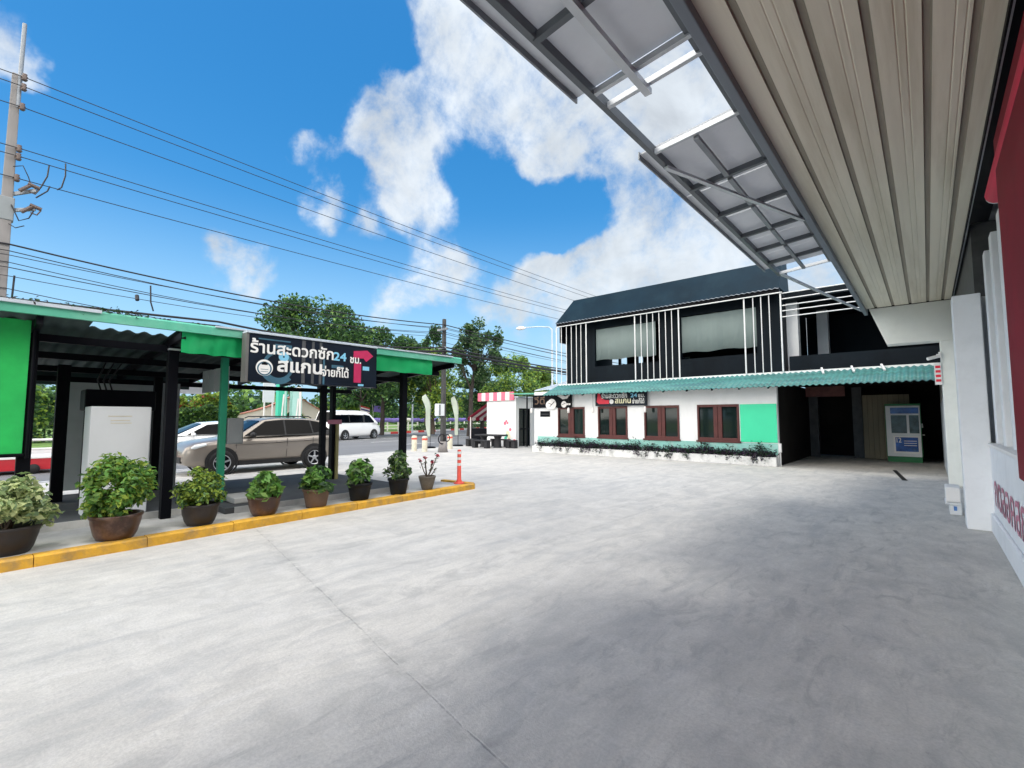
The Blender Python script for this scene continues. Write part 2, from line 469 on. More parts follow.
M_GLINT = mat('frosted_white_pane', (.75, .78, .80), .4, var=.05, trans=.5)
M_DRIP = mat('dark_drain', (.01, .01, .01), .7)


def leafmat(name, col, trans=.42, rough=.45):
    return mat(name, col, rough, var=.35, scale=1.2, trans=trans, spec=.35)


LF_DK = leafmat('leaf_dark', (.038, .085, .040))
LF_MD = leafmat('leaf_mid', (.075, .16, .05))
LF_LT = leafmat('leaf_light', (.20, .34, .075))
LF_YG = leafmat('leaf_yellow_green', (.33, .44, .07))
LF_BR = leafmat('leaf_bright_green', (.16, .36, .075))
LF_VAR = leafmat('leaf_cream', (.52, .58, .28))
LF_VARG = leafmat('leaf_pale_green', (.26, .36, .15))
LF_PUR = leafmat('leaf_purple', (.060, .030, .075), .15)
LF_PUR2 = leafmat('leaf_purple_dark', (.022, .016, .028), .1)
LF_RED = leafmat('leaf_red', (.28, .06, .03))
LF_FLR = mat('flower_red', (.50, .03, .06), .6, var=.2)
LF_BUSH = leafmat('leaf_bush', (.10, .21, .065))
LF_GREY = leafmat('leaf_grey_green', (.18, .26, .13))


# ------------------------------------------------------------------ builders
def world_loc(o):
    v = Vector((0, 0, 0))
    while o is not None:
        v += o.location
        o = o.parent
    return v


class MB:
    """collects shapes in world coordinates; build() links them as one mesh object"""

    def __init__(self, M=None):
        self.v, self.f, self.mi, self.sm = [], [], [], []
        self.M = M

    def add(self, verts, faces, mi=0, smooth=False):
        o = len(self.v)
        if self.M is not None:
            verts = [self.M @ Vector(p) for p in verts]
        self.v.extend(tuple(p) for p in verts)
        for f in faces:
            self.f.append([i + o for i in f])
            self.mi.append(mi)
            self.sm.append(smooth)
        return self

    def box(self, x0, x1, y0, y1, z0, z1, mi=0):
        if x0 > x1: x0, x1 = x1, x0
        if y0 > y1: y0, y1 = y1, y0
        if z0 > z1: z0, z1 = z1, z0
        return self.add([(x0, y0, z0), (x1, y0, z0), (x1, y1, z0), (x0, y1, z0), (x0, y0, z1), (x1, y0, z1), (x1, y1, z1), (x0, y1, z1)],
                        [(0, 3, 2, 1), (4, 5, 6, 7), (0, 1, 5, 4), (1, 2, 6, 5), (2, 3, 7, 6), (3, 0, 4, 7)], mi)

    def beam(self, p, q, w, h, mi=0, up=(0, 0, 1)):
        p, q = Vector(p), Vector(q)
        d = (q - p).normalized()
        u = Vector(up)
        s = d.cross(u)
        if s.length < 1e-4:
            s = d.cross(Vector((1, 0, 0)))
        s.normalize()
        u = s.cross(d).normalized()
        vs = []
        for c in (p, q):
            for a, b in ((-1, -1), (1, -1), (1, 1), (-1, 1)):
                vs.append(c + s * (a * w / 2) + u * (b * h / 2))
        return self.add(vs, [(0, 3, 2, 1), (4, 5, 6, 7), (0, 1, 5, 4), (1, 2, 6, 5), (2, 3, 7, 6), (3, 0, 4, 7)], mi)

    def tube(self, pts, r, n=8, mi=0, smooth=True):
        pts = [Vector(p) for p in pts]
        k = len(pts)
        rs = r if isinstance(r, (list, tuple)) else [r] * k
        vs, fs = [], []
        ref = None
        for i in range(k):
            d = (pts[min(i + 1, k - 1)] - pts[max(i - 1, 0)]).normalized()
            if ref is None:
                ref = Vector((0, 0, 1)) if abs(d.z) < .9 else Vector((1, 0, 0))
            s = d.cross(ref)
            if s.length < 1e-3:
                ref = Vector((1, 0, 0)) if abs(d.x) < .9 else Vector((0, 1, 0))
                s = d.cross(ref)
            s.normalize()
            u = s.cross(d)
            for j in range(n):
                a = 2 * PI * j / n
                vs.append(pts[i] + (s * math.cos(a) + u * math.sin(a)) * rs[i])
        for i in range(k - 1):
            for j in range(n):
                fs.append((i * n + j, i * n + (j + 1) % n, (i + 1) * n + (j + 1) % n, (i + 1) * n + j))
        self.add(vs, fs, mi, smooth)
        self.add([vs[j] for j in range(n)], [tuple(range(n))][::1], mi)
        self.add([vs[(k - 1) * n + j] for j in range(n)], [tuple(reversed(range(n)))], mi)
        return self

    def prism(self, poly, axis, d0, d1, mi=0):
        n = len(poly)

        def P(a, b, d):
            return {'x': (d, a, b), 'y': (a, d, b), 'z': (a, b, d)}[axis]
        vs = [P(a, b, d0) for a, b in poly] + [P(a, b, d1) for a, b in poly]
        fs = [tuple(range(n)), tuple(range(2 * n - 1, n - 1, -1))]
        fs += [(i, i + n, (i + 1) % n + n, (i + 1) % n) for i in range(n)]
        return self.add(vs, fs, mi)

    def lathe(self, prof, c=(0, 0, 0), n=24, mi=0, axis='z', smooth=True):
        vs, fs = [], []
        k = len(prof)
        for r, z in prof:
            for j in range(n):
                a = 2 * PI * j / n
                x, y = r * math.cos(a), r * math.sin(a)
                if axis == 'z': p = (c[0] + x, c[1] + y, c[2] + z)
                elif axis == 'y': p = (c[0] + x, c[1] + z, c[2] + y)
                else: p = (c[0] + z, c[1] + x, c[2] + y)
                vs.append(p)
        for i in range(k - 1):
            for j in range(n):
                fs.append((i * n + j, i * n + (j + 1) % n, (i + 1) * n + (j + 1) % n, (i + 1) * n + j))
        return self.add(vs, fs, mi, smooth)

    def disc(self, c, r, axis='y', n=20, mi=0, a0=0, a1=2 * PI):
        full = abs(a1 - a0 - 2 * PI) < 1e-6
        m = n if full else n + 1
        vs = []
        for j in range(m):
            a = a0 + (a1 - a0) * j / n
            x, y = r * math.cos(a), r * math.sin(a)
            vs.append({'y': (c[0] + x, c[1], c[2] + y), 'x': (c[0], c[1] + x, c[2] + y), 'z': (c[0] + x, c[1] + y, c[2])}[axis])
        return self.add(vs, [tuple(range(m))], mi)

    def build(self, name, mats, parent=None, bevel=0):
        me = bpy.data.meshes.new(name)
        off = world_loc(parent) if parent is not None else Vector((0, 0, 0))
        me.from_pydata([(p[0] - off.x, p[1] - off.y, p[2] - off.z) for p in self.v], [], self.f)
        if not isinstance(mats, (list, tuple)):
            mats = [mats]
        for m in mats:
            me.materials.append(m)
        me.polygons.foreach_set('material_index', self.mi)
        me.polygons.foreach_set('use_smooth', self.sm)
        me.update()
        o = bpy.data.objects.new(name, me)
        COL.objects.link(o)
        if parent is not None:
            o.parent = parent
        if bevel:
            b = o.modifiers.new('bevel', 'BEVEL')
            b.width = bevel
            b.segments = 2
            b.limit_method = 'ANGLE'
        return o


def thing(name, label, cat, loc=(0, 0, 0), group=None):
    o = bpy.data.objects.new(name, None)
    o.empty_display_size = .2
    COL.objects.link(o)
    o.location = loc
    o['label'] = label
    o['category'] = cat
    if group:
        o['group'] = group
    return o


def tag(o, label, cat, group=None):
    o['label'] = label
    o['category'] = cat
    if group:
        o['group'] = group
    return o


def struct(o):
    o['kind'] = 'structure'
    return o


def copy_tree(o, parent=None):
    c = o.copy()
    COL.objects.link(c)
    if parent is not None:
        c.parent = parent
    for ch in list(o.children):
        copy_tree(ch, c)
    return c


def wall_y(mb, y0, y1, x0, x1, z0, z1, holes, mi=0):
    """a wall in an XZ plane, cut into boxes round rectangular openings (x0,x1,z0,z1)"""
    xs = sorted({x0, x1} | {h[0] for h in holes} | {h[1] for h in holes})
    for a, b in zip(xs[:-1], xs[1:]):
        hs = sorted((h[2], h[3]) for h in holes if h[0] <= a + 1e-6 and h[1] >= b - 1e-6)
        z = z0
        for s, t in hs:
            if s > z + 1e-6:
                mb.box(a, b, y0, y1, z, s, mi)
            z = t
        if z < z1 - 1e-6:
            mb.box(a, b, y0, y1, z, z1, mi)


# ------------------------------------------------------------------ lettering
def text_tris(body, size=1.0):
    cu = bpy.data.curves.new('letters', 'FONT')
    cu.body = body
    cu.size = size
    ob = bpy.data.objects.new('letters', cu)
    COL.objects.link(ob)
    bpy.context.view_layer.update()
    dg = bpy.context.evaluated_depsgraph_get()
    c2 = ob.to_curve(dg)
    loops = []
    for s in c2.splines:
        bp = s.bezier_points
        n = len(bp)
        pts = []
        for i in range(n):
            a, b = bp[i], bp[(i + 1) % n]
            p0, p1, p2, p3 = a.co, a.handle_right, b.handle_left, b.co
            straight = (p1 - p0).cross(p3 - p0).length < 1e-5 and (p2 - p0).cross(p3 - p0).length < 1e-5
            K = 1 if straight else 4
            for k in range(K):
                t = k / K
                q = p0 * (1 - t) ** 3 + p1 * 3 * t * (1 - t) ** 2 + p2 * 3 * t * t * (1 - t) + p3 * t ** 3
                pts.append((q.x, q.y))
        if len(pts) >= 3:
            loops.append(pts)
    ob.to_curve_clear()
    bpy.data.objects.remove(ob)
    bpy.data.curves.remove(cu)
    verts, edges = [], []
    for lp in loops:
        o = len(verts)
        verts += [Vector(p) for p in lp]
        edges += [(o + i, o + (i + 1) % len(lp)) for i in range(len(lp))]
    vo, _, fo, _, _, _ = delaunay_2d_cdt(verts, edges, [], 0, 1e-6)
    arr = [np.array(lp) for lp in loops]

    def wind(p):
        w = 0
        for a in arr:
            d = a - p
            ang = np.arctan2(d[:, 1], d[:, 0])
            dd = np.roll(ang, -1) - ang
            dd = (dd + PI) % (2 * PI) - PI
            w += int(round(dd.sum() / (2 * PI)))
        return w
    vo = [np.array((v.x, v.y)) for v in vo]
    tris = []
    for f in fo:
        c = sum(vo[i] for i in f) / len(f)
        if wind(c) != 0:
            tris.append(tuple(f))
    return vo, tris


def put_text(mb, body, width, height, origin, ex, ey, mi=0, bold=.0, proud=.004):
    """flat lettering: lower left at origin, fitted to width x height along unit vectors ex, ey"""
    vo, tris = text_tris(body)
    used = sorted({i for t in tris for i in t})
    P = np.array([vo[i] for i in used])
    lo, hi = P.min(0), P.max(0)
    sx, sy = width / (hi[0] - lo[0]), height / (hi[1] - lo[1])
    ex, ey = Vector(ex), Vector(ey)
    nz = ex.cross(ey)
    O = Vector(origin)
    idx = {u: k for k, u in enumerate(used)}
    shifts = [(0, 0)] if not bold else [(0, 0), (bold, 0), (0, bold), (bold, bold)]
    for k, (dx, dy) in enumerate(shifts):
        vs = [O + ex * ((p[0] - lo[0]) * sx + dx) + ey * ((p[1] - lo[1]) * sy + dy) + nz * (proud + .0006 * k) for p in P]
        mb.add(vs, [tuple(idx[i] for i in t) for t in tris], mi)


# ------------------------------------------------------------------ foliage
def leaf_mesh(name, pts, size, mats, parent, rng, aspect=.5, up=.5, jitter=.4, normals=None, weights=None):
    pts = np.asarray(pts, float)
    n = len(pts)
    nr = rng.normal(size=(n, 3))
    nr[:, 2] = np.abs(nr[:, 2]) + up
    if normals is not None:
        nr = nr * .6 + np.asarray(normals)
    nr /= np.linalg.norm(nr, axis=1)[:, None]
    t = rng.normal(size=(n, 3))
    t -= (t * nr).sum(1)[:, None] * nr
    t /= np.linalg.norm(t, axis=1)[:, None]
    b = np.cross(nr, t)
    s = size * (1 + jitter * rng.uniform(-1, 1, n))[:, None]
    off = world_loc(parent) if parent is not None else Vector((0, 0, 0))
    c = pts - np.array(off)
    v = np.empty((n, 4, 3))
    v[:, 0] = c - t * s * .5
    v[:, 1] = c + b * s * aspect * .5 + nr * s * .10
    v[:, 2] = c + t * s * .5 - nr * s * .12
    v[:, 3] = c - b * s * aspect * .5 + nr * s * .10
    me = bpy.data.meshes.new(name)
    me.vertices.add(4 * n)
    me.vertices.foreach_set('co', v.reshape(-1))
    me.loops.add(4 * n)
    me.loops.foreach_set('vertex_index', np.arange(4 * n, dtype=np.int32))
    me.polygons.add(n)
    me.polygons.foreach_set('loop_start', np.arange(0, 4 * n, 4, dtype=np.int32))
    me.polygons.foreach_set('loop_total', np.full(n, 4, dtype=np.int32))
    for m in mats:
        me.materials.append(m)
    if weights is None:
        mi = rng.integers(0, len(mats), n)
    else:
        mi = rng.choice(len(mats), n, p=weights)
    me.polygons.foreach_set('material_index', mi.astype(np.int32))
    me.update(calc_edges=True)
    o = bpy.data.objects.new(name, me)
    COL.objects.link(o)
    if parent is not None:
        o.parent = parent
    return o


def tree(name, label, base, trunk_h, crown_c, crown_r, mats, n=7000, clumps=26, leaf=.34, seed=1, bark=None, weights=None, trunk_r=.2, group='trees across the road', clump_r=.34, lean=0):
    rng = np.random.default_rng(seed)
    root = thing(name, label, 'tree', base, group)
    B = Vector(base)
    C = Vector(crown_c)
    rx, ry, rz = crown_r
    # clump centres through the crown volume, biased to the outside
    cs = []
    while len(cs) < clumps:
        p = rng.uniform(-1, 1, 3)
        r = np.linalg.norm(p)
        if r > 1 or (r < .35 and rng.random() < .6):
            continue
        if p[2] < -.55 and rng.random() < .5:
            continue
        cs.append(p)
    cs = np.array(cs)
    cw = np.array(C) + cs * np.array((rx, ry, rz)) * .86
    tb = MB()
    top = Vector((C.x, C.y, C.z + rz * .25))
    fork = Vector((B.x * .8 + C.x * .2, B.y * .8 + C.y * .2, B.z + trunk_h))
    tb.tube([B, (B + fork) / 2 + Vector((lean, .05, 0)), fork, (fork + top) / 2, top], [trunk_r * 1.25, trunk_r, trunk_r * .85, trunk_r * .5, trunk_r * .12], 8)
    for i in range(min(14, clumps)):
        e = Vector(cw[i])
        st = fork.lerp(top, float(rng.uniform(0, .6)))
        md = st.lerp(e, .5) + Vector((0, 0, -.08 * (e - st).length))
        tb.tube([st, md, e], [trunk_r * .42, trunk_r * .25, trunk_r * .06], 6)
    tb.build('trunk', bark or M_TRUNK, root)
    per = rng.dirichlet(np.full(clumps, 3.0)) * n
    P = []
    for k in range(clumps):
        m = max(20, int(per[k]))
        q = rng.normal(size=(m, 3))
        q /= np.linalg.norm(q, axis=1)[:, None]
        q *= (rng.random(m) ** .45)[:, None]
        sc = clump_r * rng.uniform(.7, 1.25)
        P.append(cw[k] + q * np.array((rx, ry, rz * .8)) * sc)
    P = np.concatenate(P)
    leaf_mesh('crown', P, leaf, mats, root, rng, .55, .35, .4, weights=weights)
    return root


def potted(name, label, cat, loc, pot_prof, pot_mat, rim, fol, seed, flowers=None, stems=5, group='potted plants along the kerb', sq=0):
    """fol: (radius, z0, height, n, leaf size, mats, weights, clumps)"""
    rng = np.random.default_rng(seed)
    root = thing(name, label, cat, loc, group)
    x, y, z = loc
    p = MB()
    p.lathe(pot_prof, (x, y, z), 28)
    pr, ph = pot_prof[rim]
    pot = p.build('pot', pot_mat, root)
    s = MB()
    s.disc((x, y, z + ph - .035), pr * .97, 'z', 24)
    s.build('soil', M_SOIL, root)
    r, z0, h, n, ls, mats, wts, k = fol
    st = MB()
    cen = []
    for i in range(k):
        a = rng.uniform(0, 2 * PI)
        u = rng.random()
        hh = rng.uniform(.08, 1)
        rad = r * math.sqrt(u) * .78 * math.sin(PI * (.22 + .70 * min(hh, .93)))
        cen.append((x + rad * math.cos(a), y + rad * math.sin(a), z + z0 + h * hh * .88))
    for i in range(min(stems, k)):
        e = Vector(cen[i])
        st.tube([(x + rng.uniform(-.05, .05), y + rng.uniform(-.05, .05), z + ph - .05), Vector((x, y, z + z0 + .05)).lerp(e, .45), e], [.012, .009, .004], 6)
    st.build('stem', M_TRUNK, root)
    P, Nn = [], []
    for c in cen:
        m = n // k
        q = rng.normal(size=(m, 3))
        q /= np.linalg.norm(q, axis=1)[:, None]
        cr = r * rng.uniform(.22, .36)
        P.append(np.array(c) + q * (rng.random(m) ** .5)[:, None] * cr)
        Nn.append(q)
    P = np.concatenate(P)
    Nn = np.concatenate(Nn)
    keep = P[:, 2] > z + ph - .06
    leaf_mesh('foliage', P[keep], ls, mats, root, rng, .52, .5, .35, normals=Nn[keep] * .8, weights=wts)
    return root

# ================================================================== SETTING
def sheet(name, poly, z, m, kind='structure'):
    mb = MB()
    mb.add([(x, y, z) for x, y in poly], [tuple(range(len(poly)))])
    o = mb.build(name, m)
    o['kind'] = kind
    return o


def lineX(p, q, y):
    return p[0] + (q[0] - p[0]) * (y - p[1]) / (q[1] - p[1])


NE0, NE1 = (-18.3, 9.0), (-20.6, 19.5)           # near edge of the road
FE0, FE1 = (-41.1, 27.0), (-49.9, 48.0)          # kerb on its far side
sheet('ground', [(-900, -700), (700, -700), (700, 1200), (-900, 1200)], -.12, M_GROUND)
sheet('road', [(lineX(NE0, NE1, -80) + .5, -80), (lineX(NE0, NE1, 140) + .5, 140), (lineX(FE0, FE1, 140), 140), (lineX(FE0, FE1, -80), -80)], -.05, M_ASPHALT)
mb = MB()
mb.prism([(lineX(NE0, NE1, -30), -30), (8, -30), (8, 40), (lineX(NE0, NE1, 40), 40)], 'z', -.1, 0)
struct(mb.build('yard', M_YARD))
mb = MB()
ne = Vector((NE1[0] - NE0[0], NE1[1] - NE0[1], 0)).normalized()
for off, dash in ((-.7, 0), (-4.4, 1), (-8.2, 1), (-11.8, 0)):
    for k in range(-6, 30):
        if dash and k % 3: continue
        a = Vector((NE0[0] + off, NE0[1], -.046)) + ne * (k * 3.0)
        b = a + ne * 3.0
        s = Vector((.07, 0, 0))
        mb.add([a - s, a + s, b + s, b - s], [(0, 1, 2, 3)])
struct(mb.build('road_markings', M_LINE))
sheet('verge', [(lineX(FE0, FE1, -80) - .3, -80), (lineX(FE0, FE1, 140) - .3, 140), (-260, 140), (-260, -80)], .06, M_VERGE)
mb = MB()
fd = Vector((FE1[0] - FE0[0], FE1[1] - FE0[1], 0)).normalized()
for k in range(-20, 45):
    a = Vector((FE0[0], FE0[1], 0)) + fd * (k * 1.4)
    b = a + fd * 1.39
    mb.beam(a + Vector((-.15, 0, .0)), b + Vector((-.15, 0, .0)), .32, .34, k % 2)
struct(mb.build('kerb', [M_REFLW, M_RED]))

# island of the left kiosk: pale apron, yellow kerb, grey slab
K0, K1 = (-7.02, -3.5), (-7.76, 7.58)
kd = Vector((K1[0] - K0[0], K1[1] - K0[1], 0)).normalized()
kn = Vector((-kd.y, kd.x, 0))
mb = MB()
edge = [(K0[0], K0[1])]
L0 = Vector((K0[0], K0[1], 0))
LEN = (Vector((K1[0], K1[1], 0)) - L0).length
outer = [L0, L0 + kd * (LEN - .1)]
cx = L0 + kd * (LEN - .1) + kn * .16
for k in range(1, 7):
    a = (PI / 2) * k / 6
    outer.append(cx + (-kn * math.cos(a) + kd * math.sin(a)) * .16)
outer.append(outer[-1] + kn * .9)
W = .15
inner = []
for i, p in enumerate(outer):
    if i == 0: d = (outer[1] - p)
    elif i == len(outer) - 1: d = p - outer[i - 1]
    else: d = (outer[i + 1] - outer[i - 1])
    d.normalize()
    inner.append(p + Vector((-d.y, d.x, 0)) * W)
segs = []
for i in range(len(outer) - 1):
    a0, a1, b0, b1 = outer[i], outer[i + 1], inner[i], inner[i + 1]
    n = max(1, int((a1 - a0).length / 1.0))
    for k in range(n):
        segs.append((a0.lerp(a1, k / n), a0.lerp(a1, (k + 1) / n), b0.lerp(b1, k / n), b0.lerp(b1, (k + 1) / n)))
rr = random.Random(4)
for p, q, r_, s_ in segs:
    dz = rr.uniform(-.006, .006)
    z1 = .125 + dz
    ch = .02
    g = (q - p).normalized() * (.004 if (q - p).length > .3 else 0)
    p, q, r_, s_ = p + g, q - g, r_ + g, s_ - g
    pi, qi = p + (r_ - p).normalized() * ch, q + (s_ - q).normalized() * ch
    vs = [(p.x, p.y, -.02), (q.x, q.y, -.02), (q.x, q.y, z1 - ch), (p.x, p.y, z1 - ch), (pi.x, pi.y, z1), (qi.x, qi.y, z1), (s_.x, s_.y, z1), (r_.x, r_.y, z1), (r_.x, r_.y, -.02), (s_.x, s_.y, -.02)]
    mb.add(vs, [(0, 1, 2, 3), (3, 2, 5, 4), (4, 5, 6, 7), (7, 6, 9, 8), (0, 3, 4, 7, 8), (1, 9, 6, 5, 2)])
struct(mb.build('kerb', M_YELLOW))
mb = MB()
i0, i1 = inner[0], inner[1]
mb.prism([(i0.x - .004, i0.y), (i1.x - .004, i1.y - .06), (-9.0, 7.2), (-9.0, -3.5)], 'z', -.02, .115)
struct(mb.build('pavement', M_APRON))
mb = MB()
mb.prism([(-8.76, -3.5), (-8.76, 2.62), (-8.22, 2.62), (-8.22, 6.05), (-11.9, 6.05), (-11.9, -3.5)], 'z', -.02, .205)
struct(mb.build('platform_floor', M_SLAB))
mb = MB()
mb.box(-8.757, -8.725, -3.5, 2.6, .116, .21).box(-8.217, -8.19, 2.75, 6.05, .116, .21)
struct(mb.build('platform_edge', M_APRON))

# ================================================================== RIGHT BUILDING WITH CANOPY
shop = thing('canopy_building', 'long pale building with beige corrugated canopy ceiling and red lettering on its low wall', 'building', (.6, 6, 0))
mb = MB()
mb.box(.64, .8, -6, 9.56, 0, 1.2)
mb.box(.661, .8, 9.9, 15.3, 0, 3.42)
mb.build('wall', M_WALLB, shop)
mb = MB(); mb.box(.60, .638, -6, 9.55, 0, .27); mb.build('plinth', M_WALLB, shop, .012)
mb = MB(); mb.box(.615, .90, 6.37, 9.55, 1.203, 1.245); mb.build('sill', M_WHITEP, shop, .006)
mb = MB(); mb.box(1.0, 1.2, -6, 9.9, 1.2, 3.95)
mb.build('recess_wall', M_GREYP, shop)
mb = MB(); mb.box(.95, 1.2, -6, 9.9, 3.952, 4.55).box(.62, 1.2, 9.901, 15.29, 3.422, 4.55)
mb.build('upper_wall', M_SIGNST, shop)
for y in (9.25, 8.35, 7.45, 6.55):
    mb = MB(); mb.box(.70, .90, y, y + .24, 1.246, 3.949); mb.build('fin', M_WALLB, shop, .01)
mb = MB(); mb.box(.35, .66, 9.56, 9.95, 0, 3.42); mb.build('column', M_WALLB, shop, .012)
mb = MB(); mb.box(.60, .95, -6, 6.36, 1.04, 4.28); mb.build('red_panel', M_MAROON, shop, .015)
mb = MB()
mb.tube([(.68, -2.0, 4.03), (.68, 7.2, 4.03)], .10, 16)
mb.build('awning_roll', M_REDT, shop)
mb = MB(); mb.tube([(.68, 7.201, 4.03), (.68, 7.26, 4.03)], .09, 16); mb.build('roll_end_cap', M_BARL, shop)
mb = MB()
put_text(mb, 'กตลอคสก', 2.75, .36, (.6385, 9.25, .40), (0, -1, 0), (0, 0, 1), 0, .012, .003)
mb.build('lettering', M_LETR, shop)
# portal that closes the canopy
mb = MB()
mb.prism([(-1.03, 4.44), (.56, 4.44), (.56, 3.47), (-.70, 3.47)], 'y', 15.3, 15.75)
mb.box(.30, .56, 15.3, 15.75, 0, 3.468)
mb.build('portal_frame', M_PORTAL, shop, .012)
mb = MB()
mb.box(.36, .5, 15.76, 22.5, 0, 2.95)
mb.build('gate_wall', M_WHITEP, shop)
for y in (16.2, 17.4, 18.6, 19.8):
    mb = MB(); mb.box(.325, .358, y, y + 1.05, .05, 2.1); mb.build('shutter_panel', M_PALEROOF, shop, .01)
# canopy ceiling: trapezoidal sheet running along Y
mb = MB()
prof = []
x = -1.08
zc = 4.45
pts = [(-1.08, zc)]
for gx in (-.88, -.53, -.20, .13, .40):
    pts += [(gx - .028, zc), (gx - .02, zc + .022), (gx + .02, zc + .022), (gx + .03, zc)]
    for t in (.11, .17):
        if gx + .045 + t < .5:
            pts += [(gx + .045 + t - .008, zc), (gx + .045 + t, zc + .005), (gx + .045 + t + .008, zc)]
pts += [(.55, zc)]
pts = sorted(pts)
for (xa, za), (xb, zb) in zip(pts[:-1], pts[1:]):
    deep = za > zc + .018 or zb > zc + .018
    mb.add([(xa, -6, za), (xb, -6, zb), (xb, 15.29, zb), (xa, 15.29, za)], [(0, 1, 2, 3)], 1 if deep else 0)
mb.build('canopy_ceiling', [M_SOFFIT, M_SOFFITD], shop)
mb = MB()
mb.box(-1.16, -1.081, -6, 15.75, 4.36, 4.86)
mb.build('canopy_fascia', M_FASCIA, shop, .008)
mb = MB(); mb.box(-1.08, 8, -6, 15.75, 4.56, 4.66); mb.build('canopy_roof', M_GREYMET, shop)
mb = MB(); mb.box(.566, .582, -6, 15.28, 4.42, 4.50); mb.build('ceiling_trim', M_BARL, shop)
mb = MB(); mb.box(.551, .565, -6, 15.28, 4.40, 4.50).box(.583, .79, -6, 9.5, 4.44, 4.54); mb.build('ceiling_gap', M_BLACK, shop)  # black strips put the shade of the gap beside the ceiling into colour
mb = MB(); mb.box(1.2, 8, -6, 26, 0, 8.2); mb.box(.9, 1.2, 9.95, 26, 4.7, 8.2); mb.build('upper_mass', M_GREYP, shop)

# steel awning frame fixed outside the canopy
XI, XO, ZI, ZO = -1.165, -2.0, 4.45, 4.37


def fz(x):
    return ZO + (ZI - ZO) * (x - XO) / (XI - XO)


aw = thing('steel_awning', 'grey steel awning frame with sheet panels and an open gap, fixed along the canopy edge', 'awning', (XI, 5, 4.4))
mb = MB()
mb.beam((XO, -3, ZO - .02), (XO, 10.0, ZO - .02), .05, .09)
mb.beam((XI - .02, -3, ZI - .02), (XI - .02, 10.0, ZI - .02), .04, .06)
mb.build('outer_rail', M_BARD, aw)
for y in (-2.5, -1.5, -.5, .5, 1.5, 2.35, 2.52, 5.5, 6.48, 7.48, 8.3, 9.1):
    if y == 2.35: continue
    mb = MB(); mb.beam((XI, y, ZI - .045), (XO, y, ZO - .045), .05, .06); mb.build('cross_bar', M_BARD, aw)
for y in (3.3, 3.52, 4.47, 9.9):
    mb = MB(); mb.beam((XI, y, ZI - .04), (XO, y, ZO - .04), .04, .05); mb.build('cross_bar', M_BARL, aw)
mb = MB(); xm = -1.62
mb.beam((xm, 1.5, fz(xm) - .10), (xm, 3.56, fz(xm) - .10), .06, .05)
mb.build('middle_purlin', M_BARL, aw)
for a, b in ((4.5, 5.45), (5.55, 6.4), (6.5, 7.4), (7.5, 8.2), (8.35, 9.85)):
    mb = MB(); mb.beam((xm + .05, a, fz(xm) - .07), (xm + .05, b, fz(xm) - .07), .05, .04); mb.build('middle_purlin', M_GREYMET, aw)
ys = [(-3, -1.52), (-1.48, -.02), (.02, 1.48), (1.53, 3.30), (4.49, 5.74), (5.77, 6.73), (6.76, 7.9), (7.92, 8.75), (8.77, 9.62)]
for a, b in ys:
    mb = MB()
    mb.add([(XI, a, ZI + .012), (XO - .15, a, ZO + .002), (XO - .15, b, ZO + .002), (XI, b, ZI + .012), (XI, a, ZI + .03), (XO - .15, a, ZO + .02), (XO - .15, b, ZO + .02), (XI, b, ZI + .03)],
           [(0, 1, 2, 3), (7, 6, 5, 4), (0, 4, 5, 1), (1, 5, 6, 2), (2, 6, 7, 3), (3, 7, 4, 0)])
    mb.build('sheet_panel', M_PANEL, aw)
for a, b in ((-3, 3.3), (4.47, 9.62)):
    mb = MB(); mb.box(XO - .165, XO - .15, a, b, ZO - .05, ZO + .03); mb.build('gutter_lip', M_GREYMET, aw)
mb = MB(); mb.beam((XO + .02, 4.75, ZO - .09), (XI - .01, 7.5, ZI - .09), .05, .03); mb.build('diagonal_brace', M_BARL, aw)
mb = MB(); mb.beam((XO + .02, 9.9, ZO - .04), (XI, 15.2, ZI - .05), .05, .04); mb.build('diagonal_brace', M_BARL, aw)

box = thing('storage_box', 'white plastic storage box with a small blue mark, on the concrete beside the white column', 'box', (.26, 11.05, 0))
mb = MB(); mb.box(.20, .35, 10.8, 11.3, 0, .2).box(.15, .35, 10.78, 11.32, .16, .205); mb.build('base', M_CABW, box, .01)
mb = MB(); mb.box(.16, .345, 10.76, 11.34, .207, .45); mb.build('lid', M_WHITEP, box, .015)
mb = MB(); mb.box(.25, .29, 10.794, 10.799, .07, .14); mb.build('mark', M_VBLUE, box)
cam_ = thing('security_camera', 'small white security camera on the inner side of the portal post', 'camera', (.28, 15.25, 3.1))
mb = MB(); mb.tube([(.30, 15.25, 3.12), (.22, 15.25, 3.12)], .02); mb.box(.26, .30, 15.2, 15.3, 3.05, 3.18); mb.build('bracket', M_WHITEP, cam_)
mb = MB(); mb.tube([(.25, 15.22, 3.08), (.06, 15.1, 3.02)], .04, 10); mb.build('body', M_WHITEP, cam_)
sg = thing('small_sign', 'small red and white striped sign hanging under the camera on the portal post', 'sign', (.24, 15.27, 2.7))
mb = MB(); mb.box(.17, .298, 15.26, 15.29, 2.4, 2.93); mb.build('board', M_WHITEP, sg)
mb = MB()
for z in (2.47, 2.58, 2.69, 2.80): mb.box(.19, .28, 15.254, 15.2585, z, z + .06)
mb.build('print', M_PINKR, sg)

